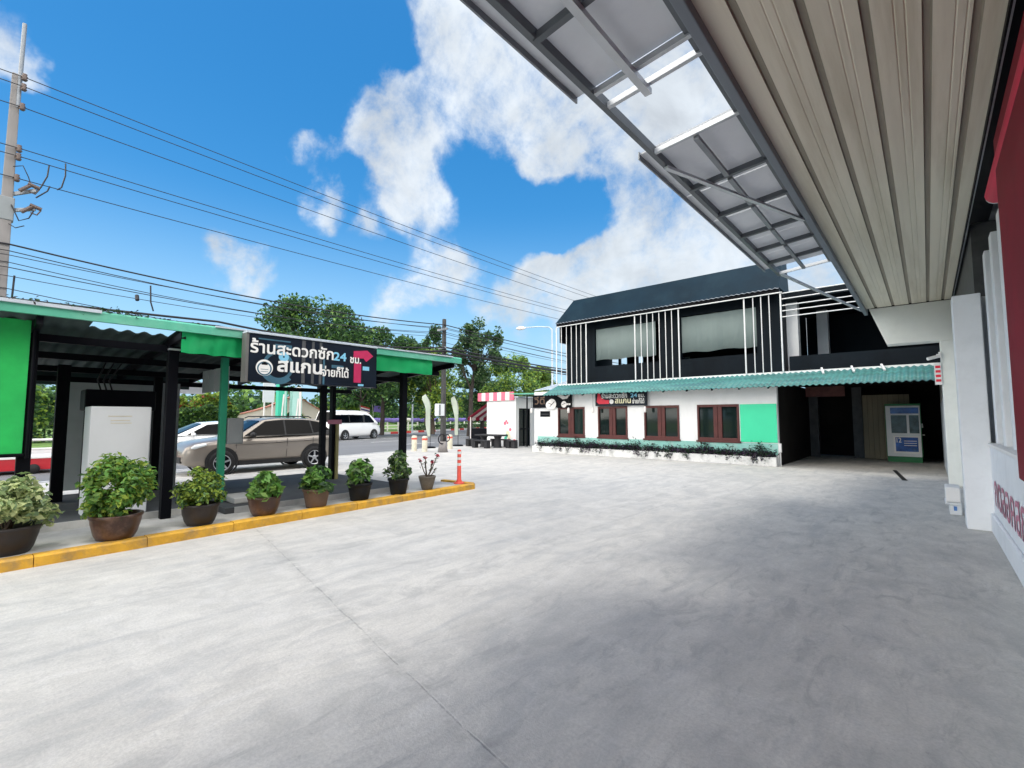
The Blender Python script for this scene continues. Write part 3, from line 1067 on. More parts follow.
# ================================================================== DARK TWO-STOREY BUILDING
bd = thing('two_storey_building', 'dark two-storey building with white ground floor, teal lean-to roof and white slat screens upstairs', 'building', (-8, 18, 0))
YW = 17.75
WINS = [(-12.80, -11.36), (-10.68, -9.29), (-8.55, -7.12), (-6.44, -4.98)]
ZB, ZT = .77, 2.09
mb = MB()
wall_y(mb, YW, YW + .18, -14.2, -3.78, 0, 2.84, [(a, b, ZB, ZT) for a, b in WINS])
mb.box(-14.2, -14.02, YW + .182, 21, 0, 2.84)
mb.build('wall', M_WALL, bd)
mb = MB(); mb.box(-14.0, -3.80, YW - .02, YW - .002, .36, .74); mb.build('teal_band', M_TEAL, bd)
for a, b in WINS:
    fr = MB()
    y0, y1 = YW - .035, YW + .1
    fr.box(a, a + .07, y0, y1, ZB, ZT).box(b - .07, b, y0, y1, ZB, ZT)
    fr.box(a + .071, b - .071, y0, y1, ZT - .09, ZT).box(a + .071, b - .071, y0, y1, ZB, ZB + .12)
    m = (a + b) / 2
    fr.box(m - .15, m - .006, y0 + .012, y1, ZB + .121, ZT - .091).box(m + .006, m + .15, y0 + .012, y1, ZB + .121, ZT - .091)
    fr.box(a - .05, b + .05, YW - .06, YW - .036, ZB - .05, ZB + .02)
    fo = fr.build('window', M_BROWN, bd, .008)
    g = MB()
    g.box(a + .071, m - .151, YW + .03, YW + .045, ZB + .121, ZT - .091).box(m + .151, b - .071, YW + .03, YW + .045, ZB + .121, ZT - .091)
    g.build('pane', M_WGLASS, fo)
mb = MB(); mb.box(-4.945, -3.80, YW - .03, YW - .003, .77, 2.08); mb.build('green_board', M_GREEN, bd, .004)
# lean-to roof, corrugated
mb = MB()


def corr(mb, x0, x1, pitch, amp, p_low, p_high, mi=0, th=.012):
    n = int((x1 - x0) / pitch * 6)
    vs, fs = [], []
    for i in range(n + 1):
        x = x0 + (x1 - x0) * i / n
        z = amp * math.sin(2 * PI * (x - x0) / pitch)
        vs += [(x, p_low[0], p_low[1] + z), (x, p_high[0], p_high[1] + z), (x, p_low[0], p_low[1] + z - th), (x, p_high[0], p_high[1] + z - th)]
    for i in range(n):
        a, b = i * 4, i * 4 + 4
        fs += [(a, b, b + 1, a + 1), (a + 2, a + 3, b + 3, b + 2), (a, a + 2, b + 2, b)]
    mb.add(vs, fs, mi, True)


corr(mb, -13.2, 1.19, .17, .022, (17.05, 2.63), (18.34, 3.15))
mb.build('lean_to_roof', M_TEALROOF, bd)
mb = MB()
for k in range(16):
    x = -12.9 + k * .9
    mb.beam((x, 17.15, 2.60), (x, 18.3, 3.06), .05, .08)
mb.beam((-13.1, 17.3, 2.66), (1.1, 17.3, 2.66), .05, .05)
mb.build('rafters', M_BLACK, bd)
mb = MB(); mb.box(-13.2, 1.15, 18.32, 18.40, 3.08, 3.20); mb.build('roof_flashing', M_WHITEP, bd)
for x in (-2.55, -1.75, -1.0):
    mb = MB(); mb.beam((x, 18.3, 3.24), (x + .1, 17.9, 3.03), .05, .05); mb.build('bracket', M_WHITEP, bd)
# upper storey
YU = 18.9
mb = MB()
O1, O2 = (-11.5, -8.3, 3.98, 5.75), (-7.45, -4.6, 3.98, 5.75)
wall_y(mb, YU, YU + .2, -13.1, -3.72, 3.0, 6.2, [O1, O2])
mb.box(-13.1, -12.9, YU + .202, 23, 3.0, 6.2)
wall_y(mb, 23.0, 23.15, -13.1, -3.7, 3.0, 6.4, [(-13.0 + .02, -12.88 + .35, 4.36, 5.02), (-12.42, -12.02, 4.36, 5.02), (-11.4, -11.1, 4.5, 4.95)])
mb.box(-3.9, -3.72, YU + .202, 23, 3.0, 6.2)
mb.box(-13.1, -3.72, YU + .202, 22.99, 2.9, 3.02)
mb.box(-13.15, -3.70, 19.76, 23.2, 6.21, 6.33)
mb.build('upper_wall', M_CHAR, bd)
for (x0, x1, z0, z1) in ((-11.48, -8.55, 4.27, 5.72), (-7.43, -4.62, 4.25, 5.72)):
    mb = MB()
    n = 14
    for i in range(n):
        xa, xb = x0 + (x1 - x0) * i / n, x0 + (x1 - x0) * (i + 1) / n
        ya, yb = YU + .09 + .02 * math.sin(i * 1.7), YU + .09 + .02 * math.sin((i + 1) * 1.7)
        za, zb = z0 + .03 * math.sin(i * .9), z0 + .03 * math.sin((i + 1) * .9)
        mb.add([(xa, ya, za), (xb, yb, zb), (xb, yb, z1), (xa, ya, z1), (xa, ya + .01, za), (xb, yb + .01, zb), (xb, yb + .01, z1), (xa, ya + .01, z1)], [(0, 1, 2, 3), (7, 6, 5, 4), (0, 4, 5, 1)], 0, True)
    mb.build('blind', M_BLIND, bd)
for x0, x1, z0, z1 in ((-9.02, -8.6, 4.05, 4.6),):
    mb = MB(); mb.box(x0, x1, 22.9, 22.93, z0, z1); mb.build('inner_pane', M_GLINT, bd)
# sloping dark roof front (mansard)
mb = MB()
b0, b1, t0, t1 = 6.12, 6.2, 7.28, 7.3
vs = [(-13.25, 18.2, b0), (-3.66, 18.2, b0), (-3.66, 19.75, b0), (-13.25, 19.75, b0), (-12.62, 18.85, t0), (-3.66, 18.85, t0), (-3.66, 19.5, t0), (-12.62, 19.5, t0)]
mb.add(vs, [(0, 3, 2, 1), (4, 5, 6, 7), (0, 1, 5, 4), (1, 2, 6, 5), (2, 3, 7, 6), (3, 0, 4, 7)])
mb.build('mansard_roof', M_NAVY, bd)
mb = MB(); mb.box(-13.22, -3.68, 18.24, 18.38, 5.98, 6.115); mb.box(-13.15, -13.0, 18.4, 18.9, 5.2, 6.11); mb.build('eave_beam', M_BLACK, bd)
mb = MB()
corr(mb, -13.2, -3.67, .18, .016, (18.165, 6.105), (18.198, 6.125))
mb.build('drip_edge', M_GREYMET, bd)
mb = MB(); mb.tube([(-13.2, 18.22, 5.95), (-3.6, 18.22, 5.95)], .022, 8); mb.build('top_rail', M_WHITEP, bd)
for xs in ((-13.25, -12.96, -12.67, -12.39, -12.11, -11.86, -11.58), (-9.16, -8.88, -8.61, -8.35, -8.08, -7.81, -7.55, -7.27), (-4.84, -4.54, -4.28, -4.02, -3.66)):
    mb = MB()
    for i, x in enumerate(xs):
        r_ = .027 if i in (0, len(xs) - 1) else .017
        mb.tube([(x, 18.28, 3.2), (x, 18.28, 5.93)], r_, 8)
    mb.build('slat_screen', M_WHITEP, bd)
# terrace on the right
mb = MB()
mb.box(-3.6, .88, 19.0, 19.15, 3.0, 3.78)
mb.box(-3.7, .88, 23.2, 23.35, 3.0, 6.4)
mb.box(-3.65, .88, 18.9, 23.4, 5.80, 6.05)
mb.box(-3.65, .88, 19.2, 23.19, 2.95, 3.02)
mb.build('terrace_wall', M_CHAR, bd)
for x, y in ((-3.72, 19.4), (-3.1, 21.6)):
    mb = MB(); mb.box(x, x + .36, y, y + .36, 3.03, 5.79); mb.build('terrace_column', M_WALL, bd)
mb = MB()
for z in (5.92, 5.72, 5.49, 5.30, 5.09): mb.tube([(-3.62, 18.28, z), (.86, 18.28, z)], .018, 8)
mb.build('slat_screen', M_WHITEP, bd)
# covered passage
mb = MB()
mb.box(-3.96, -3.79, YW + .182, 24.5, 0, 2.84)  # dark lining puts the passage's shade over the white wall's inner side
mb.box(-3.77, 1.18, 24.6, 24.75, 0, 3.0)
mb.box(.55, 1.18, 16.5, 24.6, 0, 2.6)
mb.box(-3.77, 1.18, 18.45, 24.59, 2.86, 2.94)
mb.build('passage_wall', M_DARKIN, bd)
for x, y in ((-3.75, 23.2), (-2.3, 23.6)):
    mb = MB(); mb.box(x, x + .32, y, y + .3, 0, 2.85); mb.build('passage_column', M_SIGNST, bd)
mb = MB()
for k in range(9):
    x = -1.93 + k * .16
    mb.box(x, x + .152, 23.2, 23.24 + .02 * (k % 2), .02, 2.5)
mb.build('roller_shutter', M_SHUT, bd)
mb = MB(); mb.box(-3.4, -2.2, 20.5, 20.56, 2.38, 2.75); mb.build('hanging_board', mat('dull_red_board', (.10, .03, .025), .6, var=.5, scale=4), bd)

# planter along the wall with purple plants
pl = thing('wall_planter', 'long low planter with peeling white paint at the foot of the white wall', 'planter', (-9, 17.5, 0))
mb = MB(); mb.box(-14.1, -3.80, 17.45, 17.55, 0, .30); mb.box(-14.1, -14.0, 17.551, 17.74, 0, .30); mb.box(-3.9, -3.8, 17.551, 17.74, 0, .3); mb.build('front', M_PEEL, pl, .012)
mb = MB(); mb.box(-13.99, -3.91, 17.551, 17.729, 0, .27); mb.build('soil', M_SOIL, pl)
rng = np.random.default_rng(11)
P = []
for k in range(270):
    x = rng.uniform(-13.85, -3.93)
    hgt = rng.choice([.12, .2, .3], p=[.5, .35, .15])
    m = int(rng.integers(18, 40))
    q = rng.normal(size=(m, 3)) * np.array((.10, .09, .4 * hgt)) + np.array((x, 17.58, .34 + hgt * .35))
    P.append(q)
for k in range(26):
    x = rng.uniform(-13.8, -3.95)
    m = 22
    P.append(rng.normal(size=(m, 3)) * np.array((.06, .03, .07)) + np.array((x, 17.43, .22)))
P = np.concatenate(P)
P = P[P[:, 2] > .08]
o = leaf_mesh('ground_cover', P, .095, [LF_PUR, LF_PUR2, LF_DK], None, rng, .35, .6, .4)
o['kind'] = 'stuff'
tag(o, 'dark purple trailing ground cover filling the long low planter', 'ground cover')
for x, h, s in ((-6.15, .36, 1), (-11.7, .4, 2), (-4.3, .38, 3), (-8.9, .3, 4)):
    rng = np.random.default_rng(40 + s)
    nm = {1: 'under the last brown window', 2: 'under the first brown window', 3: 'under the green board', 4: 'between the two middle brown windows'}[s]
    pr = thing('upright_plant', 'small dark upright plant in the planter ' + nm, 'plant', (x, 17.62, .27), 'upright plants in the planter')
    mb = MB(); mb.tube([(x, 17.62, .27), (x + .02, 17.6, .3 + h)], [.01, .004], 6); mb.build('stem', M_TRUNK, pr)
    P = rng.normal(size=(70, 3)) * np.array((.09, .06, h * .3)) + np.array((x, 17.6, .34 + h * .55))
    leaf_mesh('foliage', P, .11, [LF_PUR2, LF_DK], pr, rng, .35, .7)

# signs and lamps on the white wall
sb = thing('painted_sign', 'black sign board with white chalk style drawings at the left end of the white wall', 'sign', (-13.1, 17.6, 2.4))
mb = MB(); mb.box(-14.25, -12.78, YW - .07, YW - .006, 2.08, 2.68).box(-12.77, -11.98, YW - .12, YW - .071, 2.06, 2.70); mb.build('board', M_BLACK, sb)
mb = MB()
yy = YW - .128
ysb = YW - .076
put_text(mb, 'วีดี', .62, .36, (-14.15, ysb, 2.24), (1, 0, 0), (0, 0, 1), 1, .012)
mb.lathe([(.001, 0), (.25, 0)], (-13.1, ysb - .004, 2.24), 20, 0, 'y')
mb.lathe([(.001, 0), (.2, 0)], (-13.25, ysb - .005, 2.2), 20, 0, 'y')
mb.beam((-13.22, ysb - .008, 2.12), (-12.95, ysb - .008, 2.36), .004, .03, 2)
mb.beam((-13.3, ysb - .008, 2.30), (-13.1, ysb - .008, 2.22), .004, .025, 2)
mb.prism([(-12.75, 2.62), (-12.45, 2.45), (-12.2, 2.48), (-12.02, 2.66), (-12.3, 2.58), (-12.5, 2.66)], 'y', yy, yy - .004, 0)
mb.lathe([(.001, 0), (.15, 0)], (-12.38, yy - .003, 2.22), 18, 0, 'y')
mb.box(-12.3, -12.02, yy - .008, yy - .004, 2.18, 2.26, 0)
mb.beam((-12.5, yy - .01, 2.2), (-12.3, yy - .01, 2.26), .004, .02, 2)
mb.build('drawing', [M_REFLW, M_TERRAL, M_BLACK], sb)
nb = thing('black_plaque', 'small black notice plaque on the white wall below the drawn sign', 'plaque', (-13.4, 17.7, 1.78))
mb = MB(); mb.box(-13.82, -13.26, YW - .04, YW - .004, 1.66, 1.92); mb.build('plate', M_BLACK, nb, .01)
mb = MB(); mb.box(-13.78, -13.30, YW - .044, YW - .0405, 1.77, 1.79); mb.build('slot', M_SIGNST, nb)


def laundry_sign(root, origin, ex, W, H, second=False):
    """the dark laundry banner: board front with lettering and drawn motifs; origin = lower left of its face"""
    ex = Vector(ex); ez = Vector((0, 0, 1)); nz = ex.cross(ez)
    O = Vector(origin)

    def q(mb, a0, a1, b0, b1, pr, mi=0, skew=0):
        ps = [O + ex * (a0 * W) + ez * (b0 * H), O + ex * (a1 * W) + ez * (b0 * H), O + ex * (a1 * W + skew) + ez * (b1 * H), O + ex * (a0 * W + skew) + ez * (b1 * H)]
        mb.add([p + nz * pr for p in ps], [(0, 1, 2, 3)], mi)

    def disc(mb, a, b, r0, r1, pr, mi, t0=0, t1=2 * PI, n=32):
        c = O + ex * (a * W) + ez * (b * H) + nz * pr
        vs, fs = [], []
        for i in range(n + 1):
            t = t0 + (t1 - t0) * i / n
            u = ex * math.cos(t) + ez * math.sin(t)
            vs += [c + u * r0 * H, c + u * r1 * H]
        for i in range(n):
            fs.append((2 * i, 2 * i + 1, 2 * i + 3, 2 * i + 2))
        mb.add(vs, fs, mi)
    mb = MB()
    if not second:
        q(mb, .365, .392, .01, .99, .003, 1); q(mb, .44, .46, .01, .99, .003, 1); q(mb, .50, .52, .01, .99, .003, 1)
        q(mb, .53, .545, .01, .62, .003, 0)
        disc(mb, .20, .36, .26, .33, .003, 0); disc(mb, .20, .36, .27, .40, .0035, 0, PI * 1.1, PI * 1.75)
        q(mb, .17, .29, .74, .84, .003, 0); q(mb, .06, .28, .90, .93, .003, 0)
        q(mb, .58, .72, .25, .55, .003, 2); q(mb, .60, .70, .42, .49, .0035, 0)
        q(mb, .87, .93, .42, .52, .003, 3)
        disc(mb, .235, .57, .02, .11, .004, 3)
        q(mb, .83, .88, .02, .07, .003, 3)
    mb.build('motif', [M_SBLUE, M_SIGNST, M_SIGNBG, M_LETB], root)
    mb = MB()
    if not second:
        # red folded arrow
        poly = [(.785, .88), (.91, .93), (.965, .80), (.90, .64), (.875, .72), (.785, .70)]
        mb.add([O + ex * (a * W) + ez * (b * H) + nz * .005 for a, b in poly], [tuple(range(len(poly)))], 0)
        q(mb, .79, .855, .10, .60, .005, 0)
    else:
        poly = [(.03, .30), (.05, .88), (.09, .95), (.12, .6), (.2, .42), (.28, .42), (.28, .14), (.07, .14)]
        mb.add([O + ex * (a * W) + ez * (b * H) + nz * .005 for a, b in poly], [tuple(range(len(poly)))], 0)
    mb.build('arrow', M_PINK if not second else M_PINKR, root)
    mb = MB()
    if not second:
        disc(mb, .105, .30, .0, .175, .006, 0); 
        put_text(mb, 'ร้านสะดวกซัก', .60 * W, .30 * H, O + ex * (.008 * W) + ez * (.60 * H) + nz * .006, ex, ez, 0, .010)
        put_text(mb, '24', .105 * W, .19 * H, O + ex * (.612 * W) + ez * (.60 * H) + nz * .006, ex, ez, 1, .010)
        put_text(mb, 'ชม.', .095 * W, .14 * H, O + ex * (.752 * W) + ez * (.575 * H) + nz * .008, ex, ez, 0, .008)
        put_text(mb, 'สแกน', .325 * W, .235 * H, O + ex * (.19 * W) + ez * (.235 * H) + nz * .007, ex, ez, 2, .016)
        put_text(mb, 'จ่ายก็ได้', .22 * W, .24 * H, O + ex * (.520 * W) + ez * (.20 * H) + nz * .007, ex, ez, 0, .008)
    else:
        disc(mb, .33, .30, .0, .17, .006, 0)
        put_text(mb, 'ร้านสะดวกซัก', .50 * W, .40 * H, O + ex * (.13 * W) + ez * (.54 * H) + nz * .006, ex, ez, 0, .012)
        put_text(mb, '24', .12 * W, .26 * H, O + ex * (.70 * W) + ez * (.56 * H) + nz * .006, ex, ez, 1, .012)
        put_text(mb, 'ชม.', .12 * W, .20 * H, O + ex * (.84 * W) + ez * (.55 * H) + nz * .006, ex, ez, 0, .008)
        put_text(mb, 'สแกน', .30 * W, .32 * H, O + ex * (.40 * W) + ez * (.16 * H) + nz * .006, ex, ez, 2, .014)
        put_text(mb, 'จ่ายก็ได้', .22 * W, .36 * H, O + ex * (.73 * W) + ez * (.13 * H) + nz * .006, ex, ez, 0, .008)
    mb.build('lettering', [M_LETW, M_LETB, M_LETC if second else M_LETW], root)
    if not second:
        mb = MB()
        disc(mb, .105, .28, .12, .15, .0075, 0); q(mb, .085, .125, .36, .40, .0075, 1, 0); q(mb, .095, .115, .40, .43, .0075, 1); q(mb, .08, .13, .26, .27, .0075, 0); q(mb, .08, .13, .21, .22, .0075, 0)
        mb.build('badge_print', [M_SBLUE, M_BLACK], root)


s2 = thing('laundry_sign', 'small dark laundry sign with red corner shape over the second brown window', 'sign', (-9.5, 17.6, 2.4), 'laundry shop signs')
mb = MB(); mb.box(-10.73, -8.36, YW - .13, YW - .09, 2.11, 2.70); mb.box(-10.6, -8.5, YW - .089, YW - .003, 2.3, 2.35); mb.build('board', M_SIGNBG, s2)
laundry_sign(s2, (-10.73, YW - .1301, 2.11), (1, 0, 0), 2.37, .59, True)
for x, w in ((-11.98, 'beside the right edge of the drawn sign'), (-10.72, 'at the left end of the small laundry sign'), (-8.35, 'at the right end of the small laundry sign'), (-14.1, 'at the left end of the white wall')):
    lp = thing('hanging_lamp', 'small white hanging lamp ' + w, 'lamp', (x, 17.4, 2.1), 'hanging lamps under the teal roof')
    mb = MB(); mb.tube([(x, 17.4, 2.62), (x, 17.4, 2.06)], .006, 6); mb.build('cord', M_CABLE, lp)
    mb = MB(); mb.lathe([(.02, .22), (.045, .2), (.055, .1), (.05, 0), (.02, -.02), (.001, -.02)], (x, 17.4, 1.84), 14); mb.build('lamp_shade', M_REFLW, lp)
cb = thing('conduit_box', 'small white conduit box on the corner of the white wall by the passage', 'conduit', (-3.72, 17.7, .6))
mb = MB(); mb.box(-3.779, -3.70, 17.72, 17.82, .45, .75); mb.build('box', M_WHITEP, cb, .008)
mb = MB(); mb.tube([(-3.74, 17.77, .44), (-3.74, 17.77, .0)], .02, 8); mb.build('pipe', M_WHITEP, cb)

# water vending machine
vm_ = thing('vending_machine', 'white and green water vending machine with blue poster standing in the passage', 'vending machine', (-.72, 22.6, 0))
x0, x1, y0, y1 = -1.19, -.20, 22.3, 22.9
mb = MB(); mb.box(x0 + .01, x1 - .01, y0 + .03, y1, .0, .2).box(x0 - .012, x0 + .01, y0 + .02, y1, .2, 2.05).box(x1 - .01, x1 + .012, y0 + .02, y1, .2, 2.05).box(x0 - .012, x1 + .012, y0 + .02, y1, 2.051, 2.12); mb.build('base', M_VGREEN, vm_, .008)
mb = MB(); mb.box(x0 + .012, x1 - .012, y0, y1 - .01, .205, 2.045); mb.build('body', M_CABW, vm_, .012)
mb = MB(); mb.box(x0 + .15, x1 - .05, y0 - .012, y0 - .002, 1.76, 1.98); mb.build('header', M_VBLUE, vm_)
mb = MB(); mb.box(x0 + .16, x0 + .60, y0 - .012, y0 - .002, 1.05, 1.70).box(x0 + .67, x1 - .05, y0 - .012, y0 - .002, 1.05, 1.70); mb.build('dispensing_window', M_VDARK, vm_)
mb = MB(); mb.box(x0 + .2, x1 - .06, y0 - .02, y0 - .002, .32, .95); mb.build('poster_frame', M_WHITEP, vm_, .006)
mb = MB(); mb.box(x0 + .26, x1 - .10, y0 - .026, y0 - .021, .39, .90); mb.build('poster', M_VBLUE, vm_)
mb = MB()
put_text(mb, '12', .13, .17, (x0 + .29, y0 - .0265, .71), (1, 0, 0), (0, 0, 1), 0, .006)
for z in (.60, .68, .76): mb.box(x0 + .50, x1 - .14, y0 - .0295, y0 - .0275, z, z + .02)
mb.build('print', M_LETW, vm_)
mb = MB(); mb.box(x1 + .013, x1 + .05, y0 + .1, y0 + .2, 1.25, 1.4); mb.tube([(x1 + .03, y0 + .05, 1.0), (x1 + .09, y0 + .05, 1.0)], .025, 8); mb.build('coin_slot', M_REFLW, vm_)
dr = MB(); dr.add([(-.90, 18.75, .004), (-.80, 18.75, .004), (-.46, 15.8, .004), (-.57, 15.8, .004)], [(0, 1, 2, 3)])
struct(dr.build('drain_slot', M_DRIP))

# ================================================================== LEFT SHELTER
ks = thing('roadside_shelter', 'open shelter with mint roof edge, black posts and green cloth panels beside the yellow kerb', 'shelter', (-8.6, 2, .12))
XE = -7.95


def zr(x):
    return 2.93 + (x - XE) * .075


mb = MB()
mb.prism([(XE, 2.84), (XE, 2.95), (XE - .03, 2.975), (XE - .22, 2.96), (XE - .22, 2.94), (XE - .06, 2.93), (XE - .06, 2.84)], 'y', -3.5, 7.28)
mb.build('fascia', M_MINT, ks)
mb = MB()
mb.box(XE - .02, XE + .035, -3.5, 1.0, 2.945, 2.985); mb.box(XE - .02, XE + .03, 2.3, 7.0, 2.955, 2.978)
mb.build('roof_edge_trim', M_PALEROOF, ks)
mb = MB()


def rsheet(y0, y1, xa, xb):
    n = int((y1 - y0) / .19 * 6)
    vs, fs = [], []
    for i in range(n + 1):
        y = y0 + (y1 - y0) * i / n
        z = .02 * math.sin(2 * PI * y / .19)
        for th in (0, -.01):
            vs += [(xa, y, zr(xa) + z + th - .04), (xb, y, zr(xb) + z + th - .04)]
    for i in range(n):
        a, b = 4 * i, 4 * i + 4
        fs += [(a, a + 1, b + 1, b), (a + 2, b + 2, b + 3, a + 3), (a, b, b + 2, a + 2)]
    mb.add(vs, fs, 0, True)


rsheet(-3.5, .95, -8.03, -12.7)
rsheet(.95, 1.85, -8.55, -12.7)
rsheet(1.85, 7.2, -8.03, -12.7)
mb.build('roof_sheet', M_ROOFU, ks)
mb = MB()
for y in (-2.5, -.5, .45, 1.92, 3.2, 4.2, 5.2, 6.2, 7.1): mb.beam((-8.02, y, zr(-8.02) - .13), (-12.6, y, zr(-12.6) - .13), .06, .11)
for x in (-8.6, -9.9, -11.2, -12.5): mb.beam((x, -3.5, zr(x) - .24), (x, 7.15, zr(x) - .24), .06, .1)
mb.build('roof_frame', M_BLACK, ks)
for x, y, z0, m, w, nm in ((-8.57, .42, .116, M_BLACK, .13, 0), (-8.57, 1.93, .116, M_BLACK, .13, 0), (-8.57, 6.14, .206, M_BLACK, .125, 0), (-11.0, .95, .206, M_BLACK, .16, 0), (-11.4, 2.35, .206, M_BLACK, .13, 0), (-8.9, 2.74, .206, M_GPOST, .10, 0), (-11.2, 3.45, .206, M_GPOST, .10, 0), (-8.75, 4.42, .206, M_BLACK, .10, 0), (-11.4, 6.0, .206, M_BLACK, .1, 0)):
    mb = MB(); mb.box(x - w / 2, x + w / 2, y - w / 2, y + w / 2, z0, zr(x) - .2); mb.build('post', m, ks, .006)
mb = MB(); mb.box(-8.67, -8.47, 1.86, 2.0, 2.62, 2.645); mb.build('bracket', M_BARL, ks)
mb = MB(); mb.box(-9.1, -8.5, 2.84, 3.2, .206, .30); mb.build('post_footing', M_APRON, ks, .015)


def cloth(name, y0, y1, x, z0, z1, m, seed):
    rng = np.random.default_rng(seed)
    ny, nz_ = 24, 12
    ph = rng.uniform(0, 6, 4)
    vs, fs = [], []
    for side in (0, 1):
        for i in range(ny + 1):
            for j in range(nz_ + 1):
                y = y0 + (y1 - y0) * i / ny
                u = j / nz_
                z = z0 + (z1 - z0) * u + (1 - u) * .007 * math.sin(i * .8 + ph[0])
                d = (1 - .6 * u) * (.012 * math.sin(i * 1.3 + ph[1]) + .018 * math.sin(i * .45 + u * 2 + ph[2]) + .012 * math.sin(i * .3 - u * 5 + ph[3]))
                vs.append((x + d - side * .006, y, z))
    k = (ny + 1) * (nz_ + 1)
    for i in range(ny):
        for j in range(nz_):
            a = i * (nz_ + 1) + j
            f = (a, a + nz_ + 1, a + nz_ + 2, a + 1)
            fs.append(f); fs.append(tuple(k + t for t in reversed(f)))
    mb = MB(); mb.add(vs, fs, 0, True)
    return mb.build(name, m, ks)


cloth('cloth_panel', -2.6, .40, -8.46, 1.15, 2.83, M_TARP, 1)
mb = MB(); mb.tube([(-8.46, -2.6, 1.14), (-8.46, .42, 1.14)], .022, 8); mb.tube([(-8.46, .44, 1.1), (-8.46, .44, 2.85)], .02, 8); mb.build('panel_rail', M_BLACK, ks)
cloth('valance', 1.90, 2.76, -8.02, 2.54, 2.87, M_VAL, 2)
cloth('valance', 4.86, 6.48, -8.02, 2.53, 2.87, M_VAL, 3)
mb = MB()
mb.box(-12.55, -12.5, 1.13, 2.75, .206, 2.33)
mb.build('back_panel', M_GREYP, ks)
mb = MB(); mb.box(-11.55, -11.5, 2.45, 2.74, .206, 2.3); mb.build('back_panel', M_GREYP, ks)
mb = MB(); mb.box(-12.74, -12.70, -3.5, 3.2, 2.25, 2.66); mb.build('rear_fascia', M_ROOFU, ks)
mb = MB()
for k in range(4): mb.box(-9.1 - k * .36, -9.42 - k * .36, 2.86, 2.88, 2.08, 2.50)
mb.build('louvre_blind', M_GREYP, ks)
mb = MB()
mb.add([(-12.8, 2.7, 2.42), (-12.8, 3.9, 2.42), (-14.2, 3.9, 2.22), (-14.2, 2.7, 2.22), (-12.8, 2.7, 2.44), (-12.8, 3.9, 2.44), (-14.2, 3.9, 2.24), (-14.2, 2.7, 2.24)], [(3, 2, 1, 0), (4, 5, 6, 7), (0, 1, 5, 4), (1, 2, 6, 5), (2, 3, 7, 6), (3, 0, 4, 7)])
mb.build('rear_awning', M_PANEL, ks)
rng = np.random.default_rng(3)
P = np.concatenate([rng.normal(size=(60, 3)) * np.array((.05, .10, .025)) + np.array((XE - .06, y, 2.985)) for y in (.15, .42, .75, 1.05, 1.3)] + [np.stack([rng.uniform(XE - .1, XE - .03, 120), rng.uniform(.2, 2.2, 120), rng.uniform(2.965, 2.99, 120)], 1)])
o = leaf_mesh('leaf_litter', P, .05, [M_SOIL, LF_DK], None, rng)
o['kind'] = 'stuff'
tag(o, 'dry dark leaf litter lying on the mint roof edge', 'leaf litter')

cab = thing('white_cabinet', 'tall plain white cabinet standing under the shelter behind the large bushy plant', 'cabinet', (-9.1, 1.38, .206))
mb = MB(); mb.box(-9.35, -8.80, 1.06, 1.75, .206, 1.765); mb.build('body', M_CABW, cab, .012)
mb = MB(); mb.box(-8.799, -8.795, 1.25, 1.52, 1.62, 1.632).box(-8.799, -8.795, 1.28, 1.50, 1.56, 1.572).box(-8.799, -8.795, 1.28, 1.52, 1.52, 1.53); mb.build('print', M_CREAM, cab)
bb = thing('dark_equipment_box', 'wide black equipment box on a shelf behind the white cabinet', 'box', (-10, 1.6, 1.7))
mb = MB(); mb.box(-10.3, -9.8, 1.1, 2.0, 1.72, 2.05); mb.build('body', M_BLACK, bb, .02)
mb = MB(); mb.box(-10.25, -10.2, 1.15, 1.2, .206, 1.718).box(-10.25, -10.2, 1.9, 1.95, .206, 1.718).box(-9.9, -9.85, 1.15, 1.2, .206, 1.718).box(-9.9, -9.85, 1.9, 1.95, .206, 1.718); mb.build('stand', M_BLACK, bb)
mb = MB()
for k in range(3): mb.tube([(-9.95, 1.3 + k * .07, 2.05), (-9.9, 1.25 + k * .07, 2.2), (-10.0, 1.35 + k * .1, 2.5)], .012, 6)
mb.build('cables', M_CABLE, bb)
eb = thing('electrical_box', 'grey electrical box fixed to the green post in front of the bronze car', 'box', (-8.9, 2.9, 1.4))
mb = MB(); mb.box(-8.98, -8.80, 2.80, 3.04, 1.16, 1.60); mb.build('case', M_GREYBOX, eb, .012)
mb = MB(); mb.box(-8.799, -8.79, 2.82, 3.02, 1.18, 1.58); mb.build('door', M_GREYBOX, eb, .004)

s1 = thing('laundry_sign', 'large dark laundry banner sign on the front edge of the shelter roof', 'sign', (-7.85, 3.8, 2.5), 'laundry shop signs')
SX = -7.74
mb = MB(); mb.box(SX - .17, SX, 2.70, 4.93, 2.165, 2.895); mb.build('board', M_SIGNBG, s1)
mb = MB(); mb.box(SX - .175, SX + .004, 2.66, 2.699, 2.15, 2.905); mb.build('side_frame', M_SIDEG, s1)
mb = MB(); mb.box(SX - .17, SX + .02, 2.66, 4.94, 2.906, 2.93); mb.build('top_cap', M_PALEROOF, s1)
laundry_sign(s1, (SX + .0005, 2.70, 2.165), (0, 1, 0), 2.23, .73)
mb = MB(); mb.box(SX - .3, SX - .176, 3.0, 3.06, 2.6, 2.7).box(SX - .3, SX - .176, 4.6, 4.66, 2.6, 2.7); mb.build('bracket', M_BLACK, s1)
sp = thing('plate_post', 'dark post with a yellow stripe and a small red plate, behind the silver tailed car', 'post', (-10.27, 5.57, 0))
mb = MB(); mb.box(-10.34, -10.28, 5.42, 5.50, .206, 2.5); mb.build('pole', M_BLACK, sp)
mb = MB(); mb.box(-10.30, -10.24, 5.505, 5.57, .206, 1.50); mb.build('stripe', mat('olive_yellow', (.30, .27, .12), .6), sp)
